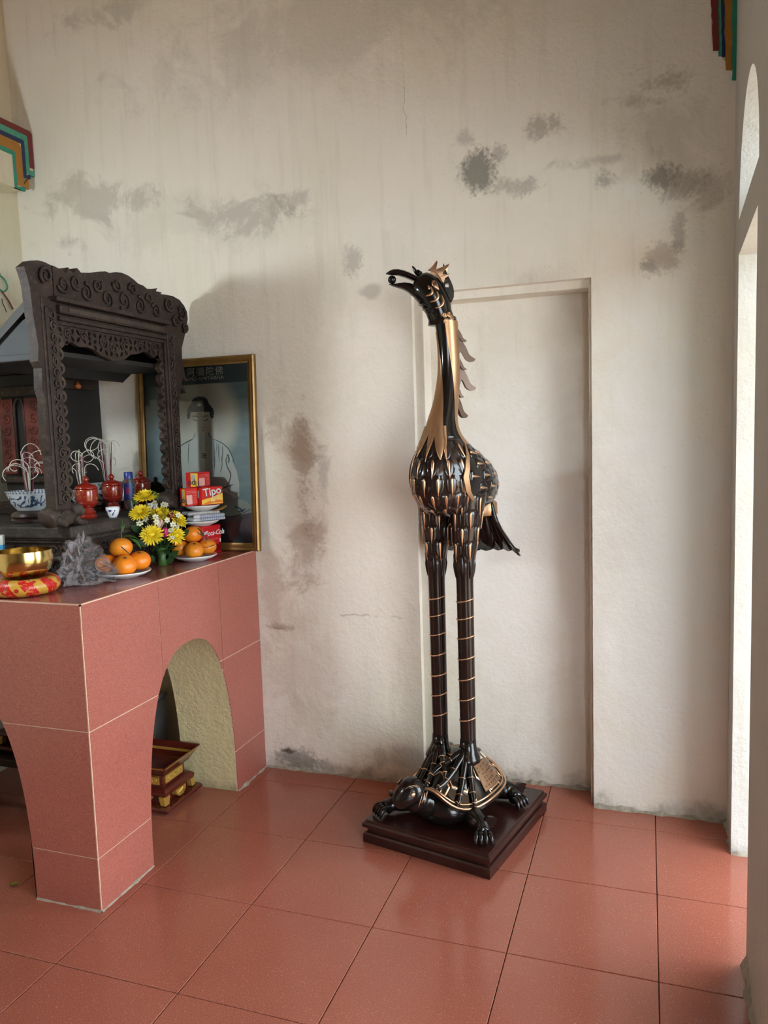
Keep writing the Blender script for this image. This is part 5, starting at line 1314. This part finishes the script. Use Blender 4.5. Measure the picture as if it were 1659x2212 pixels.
def incense_pot(label, c, r, lab2, n_st, n_cu, hgt, seed, spread):
    s_ = r/0.083
    t = thing('incense_pot', label, 'incense pot', tuple(c), 'blue and white incense pots')
    mk('wooden_stand', lathe([(.040*s_, .0005), (.070*s_, .001), (.070*s_, .010), (.064*s_, .014), (.069*s_, .022), (.066*s_, .032), (.056*s_, .038), (.05*s_, .040), (.001, .040)], tuple(c), 36), M_stand, t, 'auto')
    bz = Vector(c)+Zv*.040
    pot = link('pot_bowl', mesh('pot_bowl', *[([(x*s_, y*s_, z*s_) for x, y, z in vf[0]], vf[1]) for vf in [lathe([(.001, .001), (.045, .001), (.048, .006), (.066, .030), (.077, .056), (.082, .072), (.085, .075), (.080, .075), (.075, .066), (.001, .064)], (0, 0, 0), 44)]][0], M_bw, True), t, bz-Vector(c))
    mk('ash_bed', lathe([(.001, .066*s_), (.070*s_, .066*s_), (.001, .070*s_)], tuple(bz), 24), M_sand, t)
    rnd = random.Random(seed); top = bz + Zv*.066*s_
    k = thing('incense_bundle', lab2, 'incense', tuple(top), 'burnt incense bundles')
    for i in range(n_st):
        a = rnd.random()*6.28; q = rnd.random()*.016
        p0 = top + Vector((math.cos(a)*q, math.sin(a)*q, .005)); h = hgt*(0.5+.4*rnd.random())
        mk('incense_stick', tube([p0, p0 + Vector((math.cos(a)*.012, math.sin(a)*.012, h))], .0016, 5), M_stick, k)
    for i in range(n_cu):
        a = rnd.random()*6.28; q = .010
        p = top + Vector((math.cos(a)*q, math.sin(a)*q, .006)); h = hgt*(0.30+.55*rnd.random())
        pts = [p, p + Vector((math.cos(a)*.006, math.sin(a)*.006, h*.55)), p + Vector((math.cos(a)*.010, math.sin(a)*.010, h))]
        e = ER*rnd.uniform(-1, 1) + EF*rnd.uniform(-.4, .4); e.normalize()
        cen = pts[-1] + e*(spread*rnd.uniform(.25, .9)); R0 = (pts[-1]-cen).length; v0 = (pts[-1]-cen).normalized(); up = Zv*rnd.uniform(.7, 1.1) + e*rnd.uniform(-.3, .3)
        turns = rnd.uniform(2.6, 6.4); shr = rnd.uniform(.35, .8); drift = Vector((rnd.uniform(-.3, .3), rnd.uniform(-.3, .3), rnd.uniform(-.5, .2)))*spread
        for j in range(1, 18):
            t_ = j/17; th = turns*t_; RR = R0*(1-shr*t_)
            pts.append(cen + v0*RR*math.cos(th) + up*RR*math.sin(th) + drift*t_*t_)
        pts = [Vector((q_.x, q_.y, max(q_.z, top.z+.006))) for q_ in pts]
        mk('ash_curl', tube(smooth_pts(pts, 3), .0017, 5), M_ash, k, True)
    return t, k
M_stand = plain('dark_turned_wood', (0.028, 0.012, 0.009), 0.35, coat=.3)
pp1 = on_z(55, 1121, PZ); pp1 = Vector((pp1.x, pp1.y, PZ+.0005)) 
pp1 = Vector((-0.195, -0.545, PZ+.0005))
incense_pot('large blue and white incense pot on a wooden stand left of the post', pp1, .083, 'white ash curls rising from the incense pot left of the post', 12, 14, .175, 3, .062)
pp2 = on_y(226, 1060, -.06); pp2 = Vector((pp2.x, -.06, PZ+.0005))
if pp2.x-.09 < -.30: pp2.x = -.235
incense_pot('blue and white incense pot half hidden behind the red jars', pp2, .080, 'tall ash curls above the pot behind the red jars', 12, 11, .20, 11, .066)
pp3 = on_y(166, 1040, -.24); pp3 = Vector((max(pp3.x, -.22), -.235, PZ+.0005))
incense_pot('small blue and white incense pot behind the carved post', pp3, .060, 'ash curls showing just right of the carved post', 8, 8, .17, 23, .052)
# red lidded jars
def jar_mat():
    b = NB('red_lacquer_gold'); x, y, z = b.xyz(b.obj); n = b.noise(40, 3, vec=b.obj, dist=2)
    m = b.math('MULTIPLY', b.step(n, .54, .60), b.math('MULTIPLY', b.step(z, .066, .070), b.step(z, .112, .108)))
    col = b.mix(m, (0.22, 0.014, 0.007), (0.36, 0.13, 0.02))
    return b.fin(col, .22, coat=.5)
M_jar = jar_mat()
def red_jar(label, c, s_=1.0):
    t = thing('lidded_jar', label, 'jar', tuple(c), 'red lacquered jars on the shrine platform')
    sc = lambda pr: [(r*s_, z*s_) for r, z in pr]
    me_ = mesh('jar_body', *lathe(sc([(.001, .0), (.034, .0), (.036, .006), (.033, .010), (.030, .016), (.033, .022), (.024, .030), (.022, .040), (.034, .048), (.040, .054), (.0415, .060), (.0395, .064), (.041, .070), (.0425, .090), (.0425, .108), (.041, .112), (.036, .113), (.001, .113)]), (0, 0, 0), 36), M_jar, 'auto')
    link('jar_body', me_, t)
    lid = link('jar_lid', mesh('jar_lid', *lathe(sc([(.001, .1135), (.042, .1135), (.043, .117), (.038, .124), (.028, .131), (.014, .136), (.008, .139), (.001, .140)]), (0, 0, 0), 36), M_jar, True), t)
    link('lid_knob', mesh('lid_knob', *lathe(sc([(.005, .138), (.009, .142), (.0125, .149), (.010, .156), (.005, .161), (.001, .164)]), (0, 0, 0), 18), M_jar, True), lid)
    return t
red_jar('red lacquered lidded jar just right of the carved post', Vector((-0.037, -0.430, PZ+.0005)), .98)
red_jar('red lacquered lidded jar with gold figures beside the blue-capped bottle', Vector((-0.115, -0.185, PZ+.0005)), .96)
j3 = on_y(306, 1060, .015); red_jar('red lidded jar partly hidden behind the blue-capped bottle', Vector((j3.x, .015, PZ+.0005)), .98)
# bottle
M_glassb = NB('clear_bottle_plastic'); M_glassb.set(M_glassb.b.inputs['Transmission Weight'], .9); M_glassb = M_glassb.fin((0.80, 0.82, 0.84), .12)
bt = on_y(281, 1085, -.09); btc = Vector((bt.x, -.09, PZ+.0005))
b_ = thing('capped_bottle', 'clear bottle with a blue cap and blue label behind the red jar', 'bottle', tuple(btc))
mk('bottle_body', lathe([(.001, 0), (.024, 0), (.026, .004), (.026, .100), (.024, .118), (.018, .128), (.016, .132), (.001, .132)], tuple(btc), 28), M_glassb, b_, 'auto')
mk('bottle_cap', lathe([(.001, .130), (.0185, .130), (.0185, .156), (.017, .158), (.001, .158)], tuple(btc), 24), plain('blue_cap', (0.025, 0.05, 0.25), .35), b_, 'auto')
lb = mk('bottle_label', grid([[btc + Vector((.0265*math.cos(a), .0265*math.sin(a), z)) for a in [-1.9+1.5*k/10 for k in range(11)]] for z in (.040, .070, .112)]), plain('blue_label', (0.03, 0.05, 0.24), .4), b_, True)
mk('label_mark', grid([[btc + Vector((.0269*math.cos(a), .0269*math.sin(a), z)) for a in [-1.45+.6*k/6 for k in range(7)]] for z in (.066, .080, .094)]), plain('magenta_mark', (0.35, 0.03, 0.12), .4), lb, True)
# tea cups and gilded bowl
M_cup = NB('cup_blue_flower'); _n = M_cup.noise(30, 2, vec=M_cup.obj, dist=1.5); _z = M_cup.xyz(M_cup.obj)[2]
M_cup = M_cup.fin(M_cup.mix(M_cup.math('MULTIPLY', M_cup.step(_n, .52, .56), M_cup.math('MULTIPLY', M_cup.step(_z, .008, .010), M_cup.step(_z, .032, .029))), (0.68, 0.70, 0.72), (0.015, 0.025, 0.14)), .2, coat=.3)
def cup(label, c, s_=1.0):
    o = link('tea_cup', mesh('tea_cup', *lathe([(r*s_, z*s_) for r, z in [(.001, 0), (.014, 0), (.015, .004), (.020, .012), (.0245, .028), (.0255, .040), (.024, .040), (.0225, .028), (.017, .012), (.001, .008)]], (0, 0, 0), 32), M_cup, True), None, c)
    return tag(o, label, 'cup', 'small tea cups')
cup('small blue and white tea cup on the platform edge', Vector((0.058, -0.405, PZ+.0005)))
c2 = on_y(333, 1092, -.19); cup('white tea cup behind the top yellow flower', Vector((min(c2.x, .08), -.19, PZ+.0005)), .85)
rb = on_y(337, 1080, -.04); rbc = Vector((min(rb.x, .04), -.04, PZ+.0005))
r_ = thing('footed_bowl', 'small dark red bowl with a gold rim behind the bouquet', 'bowl', tuple(rbc))
mk('bowl_body', lathe([(.001, 0), (.018, 0), (.017, .008), (.022, .014), (.028, .030), (.031, .046), (.029, .046), (.026, .032), (.001, .020)], tuple(rbc), 30), plain('dark_red_glass', (0.07, 0.006, 0.006), .15, coat=.5), r_, True)
mk('gold_rim_band', lathe([(.0295, .036), (.0320, .046), (.0325, .062), (.030, .062), (.0290, .046)], tuple(rbc), 30), copper('gold_foil', (0.80, 0.50, 0.12), .25, .9), r_, 'auto')

# ================================================================== FRAMED PRINT LEANING ON THE WALL
PB, PT_ = Vector((0, 0.086, AZ+.001)), Vector((0, 0.116, 1.806))
PUp = (PT_-PB).normalized(); PN = Vector((0, -PUp.z, PUp.y)); PRt = Vector((1, 0, 0))
PXa, PXb = -0.178, 0.412; PWd, PHt = PXb-PXa, (PT_-PB).length
PO = Vector((PXa, PB.y, PB.z))
pic = thing('framed_buddha_print', 'gold framed teal print of a seated Buddha leaning on the wall', 'picture', (PXa+PWd/2, PB.y, AZ))
def PL(a, b_, d): return PO + PRt*a + PUp*b_ + PN*d
def PP(x, y):
    q = on_plane(x, y, PL(0, 0, .006), PN) - PL(0, 0, .006); return (q.dot(PRt), q.dot(PUp))
M_frame = plain('gilt_brown_frame', (0.28, 0.155, 0.045), 0.32, metal=.55, var=.2, scale=20)
FWd = 0.034
for (a0, b0, a1, b1) in (((0, 0, 0, PHt)), ((PWd, PHt, PWd, 0)), ((0, PHt, PWd, PHt)), ((PWd, 0, 0, 0))):
    A, B = Vector((a0, b0)), Vector((a1, b1)); d = (B-A).normalized(); inn = Vector((d.y, -d.x))
    prof = [(0, -.006), (0, .012), (.006, .017), (.014, .013), (.020, .015), (.028, .010), (FWd, .008), (FWd, -.006)]
    r0 = [PL(*(A + inn*x + d*x), z) for x, z in prof]; r1 = [PL(*(B + inn*x - d*x), z) for x, z in prof]
    mk('frame_rail', loft([r0, r1]), M_frame, pic)
def print_mat():
    b = NB('teal_print'); x, y, z = b.xyz(b.pos)
    c = on_plane(440, 905, PL(0, 0, 0), PN); hx = b.math('DIVIDE', b.math('SUBTRACT', x, c.x), .17); hz = b.math('DIVIDE', b.math('SUBTRACT', z, c.z), .20)
    d = b.math('SQRT', b.math('ADD', b.math('MULTIPLY', hx, hx), b.math('MULTIPLY', hz, hz)))
    n = b.noise(9, 4, vec=b.scalev(b.pos, (1, 1, 2.5)))
    base = b.mix(n, sr(78, 110, 120), sr(132, 162, 166)); base = b.mix(b.step(x, PXa+.12, PXa+.02), base, sr(38, 60, 66))
    col = b.mix(b.step(d, 1.15, 0.75), base, sr(196, 198, 182))
    col = b.mix(b.step(z, 1.16, 1.02), col, sr(60, 72, 80))
    return b.fin(col, .5)
mk('print_sheet', grid([[PL(FWd*.8+(PWd-FWd*1.6)*i/4, FWd*.8+(PHt-FWd*1.6)*j/4, .0) for i in range(5)] for j in range(5)]), print_mat(), pic)
M_head = plain('dark_teal_header', sr(62, 86, 92), .5, var=.05); M_hair = plain('ink_blue_hair', sr(26, 40, 52), .5); M_face = plain('print_face', sr(205, 205, 188), .5, var=.04); M_robe = plain('print_robe', sr(190, 202, 196), .5, var=.10, scale=9); M_line = plain('print_ink_line', sr(48, 66, 74), .5); M_lett = plain('print_lettering', sr(205, 212, 205), .5); M_lotus = plain('print_lotus', sr(88, 78, 86), .5, var=.3, scale=14); M_rsh = plain('print_robe_shade', sr(150, 158, 150), .5, var=.08)
hb_ = PP(440, 829)[1]
mk('print_header', decal(rect2(FWd*.8, PWd-FWd*.8, hb_, PHt-FWd*.8), PO, PRt, PUp, PN, .0006), M_head, pic)
def flat(name, pts, mat, l, sm=0):
    P = [PP(*p) for p in pts]
    if sm: P = [tuple(q)[:2] for q in smooth_pts([(a, b_, 0) for a, b_ in P], sm, True)]
    tr = tessellate_polygon([[Vector((a, b_, 0)) for a, b_ in P]])
    return mk(name, ([PL(a, b_, l) for a, b_ in P], [tuple(t) for t in tr]), mat, pic)
A5 = lambda *L: [(300+x/5.53, 740+y/5.53) for x, y in L]
C3 = lambda *L: [(220+x/4.366, 980+y/4.366) for x, y in L]
flat('printed_robe', A5((640, 1145), (560, 1180), (480, 1240), (440, 1330), (420, 1440)) + C3((690, 300), (700, 480), (900, 470), (1200, 470), (1290, 400), (1290, 280), (1265, 160), (1220, 60)) + A5((1120, 1400), (1090, 1300), (1050, 1230), (980, 1180), (870, 1145), (830, 1100), (825, 1040), (660, 1040), (660, 1100)), M_robe, .0008)
flat('printed_knees', C3((760, 470), (900, 400), (1150, 360), (1240, 420), (1330, 440), (1395, 480), (1405, 540), (1370, 580), (1290, 600), (1120, 590), (900, 590), (780, 560)), M_rsh, .0010, 2)
flat('printed_lotus', C3((900, 600), (1100, 600), (1250, 590), (1400, 560), (1455, 620), (1475, 700), (1455, 760), (1300, 770), (1100, 770), (950, 740)), M_lotus, .0012, 2)
flat('printed_face', A5((605, 830), (860, 830), (868, 920), (850, 1010), (815, 1075), (760, 1115), (700, 1100), (645, 1040), (612, 960), (600, 900)), M_face, .0014, 2)
flat('printed_hair', A5((590, 925), (575, 860), (585, 790), (625, 745), (635, 700), (665, 668), (730, 655), (790, 672), (810, 712), (825, 745), (868, 790), (880, 850), (865, 920), (845, 880), (838, 830), (720, 826), (612, 832), (606, 880)), M_hair, .0018)
curl = []
for k in range(30):
    a = 3.5-3.95*k/29; 
for k, (x, y) in enumerate(A5((588, 800), (582, 830), (578, 865), (598, 775), (618, 750), (632, 720), (640, 695), (660, 672), (690, 660), (720, 655), (752, 658), (780, 668), (800, 690), (812, 715), (824, 742), (845, 765), (865, 790), (876, 820), (880, 850), (874, 885), (582, 895))):
    a, b_ = PP(x, y); curl.append(([PL(a+.0062*math.cos(t), b_+.0062*math.sin(t), .0019) for t in [2*PI*q/8 for q in range(8)]], [tuple(range(8))]))
tag(mk('printed_curls', merge(*curl), M_hair, pic), kind='stuff')
flat('printed_hair_jewel', A5((690, 740), (712, 722), (735, 730), (738, 755), (715, 762), (692, 758)), M_lett, .0021, 2)
strokes = []
def stroke(pts, w_, l=.0022):
    P = smooth_pts([(*PP(*p), 0) for p in pts], 4); rows = []
    for i, p in enumerate(P):
        t = (P[min(i+1, len(P)-1)]-P[max(i-1, 0)]).normalized(); n_ = Vector((-t.y, t.x, 0)); k = w_*(0.35+0.65*math.sin(PI*(i+.5)/len(P)))
        rows.append([PL(*(p+n_*k).xy, l), PL(*(p-n_*k).xy, l)])
    strokes.append(grid(rows))
for L, w_ in (([(620, 890), (650, 878), (690, 882), (710, 900)], .0014), ([(745, 905), (765, 885), (800, 875), (835, 880)], .0014), ([(635, 915), (665, 930), (700, 936)], .0018), ([(755, 930), (790, 930), (825, 912)], .0018), ([(768, 960), (775, 1000), (765, 1015), (745, 1010)], .0009), ([(748, 1045), (775, 1040)], .0012), ([(750, 1055), (772, 1055)], .0009),
              ([(660, 1085), (655, 1115), (645, 1140)], .0011), ([(835, 1075), (830, 1105), (860, 1140)], .0016), ([(640, 1150), (590, 1175), (520, 1215), (470, 1255)], .0022), ([(870, 1150), (950, 1180), (1020, 1225), (1065, 1275), (1110, 1370), (1135, 1440)], .0022),
              ([(590, 1190), (585, 1300), (580, 1430)], .0011), ([(880, 1180), (895, 1300), (885, 1430)], .0009), ([(950, 1200), (945, 1290), (955, 1430)], .0009), ([(990, 1240), (995, 1320), (985, 1430)], .0011), ([(1040, 1340), (1060, 1350), (1070, 1400), (1062, 1440)], .0028), ([(920, 1200), (925, 1260), (905, 1330)], .0008)):
    stroke(A5(*L), w_)
for L, w_ in (([(1190, 0), (1165, 60), (1180, 130), (1210, 200), (1185, 290), (1150, 330)], .0022), ([(1060, 20), (1060, 80), (1055, 140)], .0012), ([(1120, 20), (1130, 100), (1110, 180)], .0010), ([(1100, 340), (1180, 310), (1240, 290)], .0016), ([(1140, 300), (1190, 340), (1210, 370)], .0012), ([(1120, 590), (1230, 590), (1330, 560), (1400, 520)], .0018), ([(1250, 500), (1300, 520), (1330, 550)], .004), ([(1280, 540), (1310, 545), (1350, 520)], .004), ([(1180, 690), (1210, 740), (1260, 700)], .002), ([(1280, 700), (1330, 760), (1380, 700)], .002), ([(1400, 690), (1430, 730), (1470, 690)], .002), ([(1180, 640), (1260, 620), (1380, 600)], .0016)):
    stroke(C3(*L), w_)
tag(mk('printed_ink_lines', merge(*strokes), M_line, pic), kind='stuff')
# chest emblem (Buddhist manji)
e0, e1 = PP(*A5((743, 1352))[0]), PP(*A5((802, 1352))[0]); ec = ((e0[0]+e1[0])/2, (e0[1]+e1[1])/2); u_ = (e1[0]-e0[0])/5.0; th_ = .5*u_*.72
def bar(x0, x1, y0, y1): return rect2(ec[0]+x0*u_, ec[0]+x1*u_, ec[1]+y0*u_, ec[1]+y1*u_)
k_ = .38
mk('chest_emblem', decal(merge(bar(-2.2, 2.2, -k_, k_), bar(-k_, k_, -2.2, 2.2), bar(-2.2, 0, 2.2-2*k_, 2.2), bar(0, 2.2, -2.2, -2.2+2*k_), bar(-2.2, -2.2+2*k_, -2.2, 0), bar(2.2-2*k_, 2.2, 0, 2.2)), PO, PRt, PUp, PN, .0024), M_hair, pic)
# header writing
cx, cy = PP(427, 804); sp_ = (PP(472, 802)[0]-PP(411, 805)[0])/3
for i, ch in enumerate('南無阿彌陀佛'):
    a, b_ = PP(472, 802)[0]-(5-i)*sp_, PP(450, 803)[1]
    mk('header_character', decal(text_vf(ch, .040), PL(a, b_, 0), PRt, PUp, PN, .0012), M_lett, pic)
tv = text_vf('NAMO AMITABHA', .0215, False, 0, sx=1.18); xr = max(v[0] for v in tv[0])
a, b_ = PP(482, 816)
mk('header_lettering', decal(tv, PL(a-xr, PP(450, 817)[1], 0), PRt, PUp, PN, .0012), M_lett, pic)
def pane_mat():
    m = bpy.data.materials.new('picture_glass'); m.use_nodes = True; t = m.node_tree; t.nodes.remove(t.nodes['Principled BSDF']); out = t.nodes['Material Output']
    tr = t.nodes.new('ShaderNodeBsdfTransparent'); gl = t.nodes.new('ShaderNodeBsdfGlossy'); gl.inputs['Roughness'].default_value = .03; fr = t.nodes.new('ShaderNodeFresnel'); fr.inputs[0].default_value = 1.5
    no = t.nodes.new('ShaderNodeTexNoise'); no.inputs['Scale'].default_value = 4; bu = t.nodes.new('ShaderNodeBump'); bu.inputs['Strength'].default_value = .04; t.links.new(no.outputs[0], bu.inputs['Height']); t.links.new(bu.outputs[0], gl.inputs['Normal'])
    mx = t.nodes.new('ShaderNodeMixShader'); t.links.new(fr.outputs[0], mx.inputs[0]); t.links.new(tr.outputs[0], mx.inputs[1]); t.links.new(gl.outputs[0], mx.inputs[2]); t.links.new(mx.outputs[0], out.inputs['Surface']); return m
pg = [PL(a, b_, .0055) for a, b_ in ((FWd*.8, FWd*.8), (PWd-FWd*.8, FWd*.8), (PWd-FWd*.8, PHt-FWd*.8), (FWd*.8, PHt-FWd*.8))]
mk('glass_pane', (pg, [(0, 1, 2, 3)]), pane_mat(), pic)
mk('backing_board', ([PL(a, b_, d) for d in (-.007, -.003) for a, b_ in ((.004, .004), (PWd-.004, .004), (PWd-.004, PHt-.004), (.004, PHt-.004))], [(0, 1, 2, 3), (4, 5, 6, 7), (0, 1, 5, 4), (1, 2, 6, 5), (2, 3, 7, 6), (3, 0, 4, 7)]), M_stand, pic)

# ================================================================== THINGS UNDER THE ALTAR AND ON THE FLOOR
M_rl = plain('dark_red_lacquer', (0.10, 0.012, 0.008), .22, coat=.4); M_gold2 = copper('gilded_carving', (0.70, 0.43, 0.09), .34, .55)
def offering_stand(label, c, s_=1.0):
    t = thing('offering_stand', label, 'stand', tuple(c), 'red and gold lacquered offering stands')
    def sq(prof, n=1): return loft([[Vector(c)+Vector((sx*r*s_, sy*r*s_, z*s_)) for sx, sy in ((-1, -1), (1, -1), (1, 1), (-1, 1))] for r, z in prof])
    for sx in (-1, 1):
        for sy in (-1, 1):
            mk('ball_foot', lathe([(.001, .0), (.010*s_, .0005), (.013*s_, .006*s_), (.010*s_, .013*s_), (.001, .014*s_)], tuple(Vector(c)+Vector((sx*.10*s_, sy*.10*s_, 0))), 14), M_stand, t, True)
    mk('base_board', sq([(.118, .012), (.124, .014), (.124, .022), (.120, .027), (.08, .027)]), M_rl, t)
    mk('waist', sq([(.080, .026), (.080, .062), (.098, .062), (.102, .068), (.102, .080), (.094, .088), (.086, .092)]), M_rl, t)
    mk('upper_waist', sq([(.074, .091), (.074, .136), (.084, .138), (.092, .146)]), M_rl, t)
    mk('flared_tray', sq([(.088, .145), (.094, .150), (.106, .168), (.122, .190), (.124, .196), (.119, .194), (.102, .168), (.085, .152), (.01, .150)]), M_rl, t)
    for dx, dy in ((1, 0), (0, -1), (-1, 0), (0, 1)):
        n_ = Vector((dx, dy, 0)); e_ = Vector((-dy, dx, 0))
        def Q(a, z, d): return Vector(c) + e_*a*s_ + n_*d*s_ + Zv*z*s_
        P = [(-.034, .064), (.034, .064), (.030, .046), (.014, .032), (-.014, .032), (-.030, .046)]
        mk('gilded_apron', extrude([P], lambda a, z, d: Q(a, z, d), .080, .106), M_gold2, t)
        rb_ = [tube([Q(a*.3, .062, .1065), Q(a, .036+abs(a)*.35, .1065)], .0022*s_, 5) for a in (-.024, -.016, -.008, 0, .008, .016, .024)]
        mk('apron_ribs', merge(*rb_), M_gold2, t, True)['kind'] = 'stuff'
        mk('gilded_panel', extrude([[(-.058, .100), (.058, .100), (.058, .130), (-.058, .130)]], lambda a, z, d: Q(a, z, d), .073, .0775), M_gold2, t)
        cv = []
        for q in range(3):
            cc = (-.036+.036*q, .115); cv.append(tube([Q(cc[0]+.012*(1-k*.045)*math.cos(k*.5), cc[1]+.010*(1-k*.045)*math.sin(k*.5), .0785) for k in range(18)], .0018*s_, 5))
        mk('panel_scrolls', merge(*cv), M_gold2, t, True)['kind'] = 'stuff'
        sl = [Q(a, z, d) for a, z, d in ((-.090, .153, .0935), (.090, .153, .0935), (.118, .190, .1225), (-.118, .190, .1225))]
        mk('gilded_flare', (sl+[p - n_*.004 for p in sl], [(0, 1, 2, 3), (7, 6, 5, 4), (0, 1, 5, 4), (1, 2, 6, 5), (2, 3, 7, 6), (3, 0, 4, 7)]), M_gold2, t)
        for sg in (-1, 1):
            P = [(sg*.098, .064), (sg*.072, .064), (sg*.076, .044), (sg*.080, .030), (sg*.102, .030), (sg*.100, .046)]
            mk('gilded_foot', extrude([P], lambda a, z, d: Q(a, z, d), .082, .1035), M_gold2, t)
    return t
os_ = Vector((0.087, -0.270, 0.0008))
offering_stand('red and gold lacquered offering stand inside the side arch', os_)
offering_stand('gilded offering stand in the dark behind the front arch', Vector((-0.47, -0.33, 0.2008)), 1.0)
# low ledge that carries it, in the dark under the altar
tag(mk('low_bench', merge(rbox(-.70, -.28, -.50, -.10, .17, .20, .004), rbox(-.69, -.65, -.49, -.45, 0.0005, .171, .003), rbox(-.33, -.29, -.49, -.45, 0.0005, .171, .003), rbox(-.69, -.65, -.15, -.11, 0.0005, .171, .003), rbox(-.33, -.29, -.15, -.11, 0.0005, .171, .003)), M_stand, None, False, (-.49, -.3, 0)), 'low dark wooden bench in the shadow under the altar', 'bench')
M_clear = NB('clear_box_plastic'); M_clear.set(M_clear.b.inputs['Transmission Weight'], .75); M_clear = M_clear.fin((.55, .58, .60), .2)
cb = Vector((-0.19, 0.015, .0008))
cbx = thing('clear_box', 'clear plastic box standing behind the offering stand', 'box', tuple(cb))
mk('box_body', rbox(cb.x-.08, cb.x+.08, cb.y-.07, cb.y+.07, cb.z, .30, .006), M_clear, cbx)
mk('box_lid', rbox(cb.x-.086, cb.x+.086, cb.y-.076, cb.y+.076, .301, .318, .004), plain('grey_lid', (.25, .26, .27), .4), cbx)
lp = on_z(30, 1913, 0.001); lf = thing('fallen_leaf', 'small yellow-green fallen leaf on the floor by the altar', 'leaf', (lp.x, lp.y, 0))
leaf('leaf_blade', Vector((lp.x-.016, lp.y-.008, .004)), Vector((.9, .35, .02)), Zv, .040, .022, plain('yellow_green_leaf', (0.16, 0.15, 0.012), .5), lf, -.10, .18)
# cord and ring hanging on the left wall
rg = on_x(2, 617, XL+.012); ow = thing('hanging_ring', 'teal wire ring with a red cord hanging on the left wall', 'ornament', tuple(rg))
pr_ = [on_x(x, y, XL+.012) for x, y in ((-8, 597), (2, 596), (12, 607), (16, 622), (9, 630), (0, 625), (-10, 618))]
mk('wire_ring', tube(smooth_pts(pr_, 4, True), .0035, 6, True), P_green, ow, True)
mk('red_cord', tube(smooth_pts([on_x(x, y, XL+.010) for x, y in ((3, 628), (12, 640), (20, 652), (28, 668))], 4), .0035, 6), P_red, ow, True)
mk('dark_cord', tube(smooth_pts([on_x(x, y, XL+.010) for x, y in ((4, 645), (6, 655), (12, 668), (14, 675))], 4), .002, 5), M_black, ow, True)
mk('hook', tube([on_x(0, 596, XL+.012), on_x(0, 592, XL+.012), on_x(0, 590, XL-.004)], .0022, 5), M_black, ow)
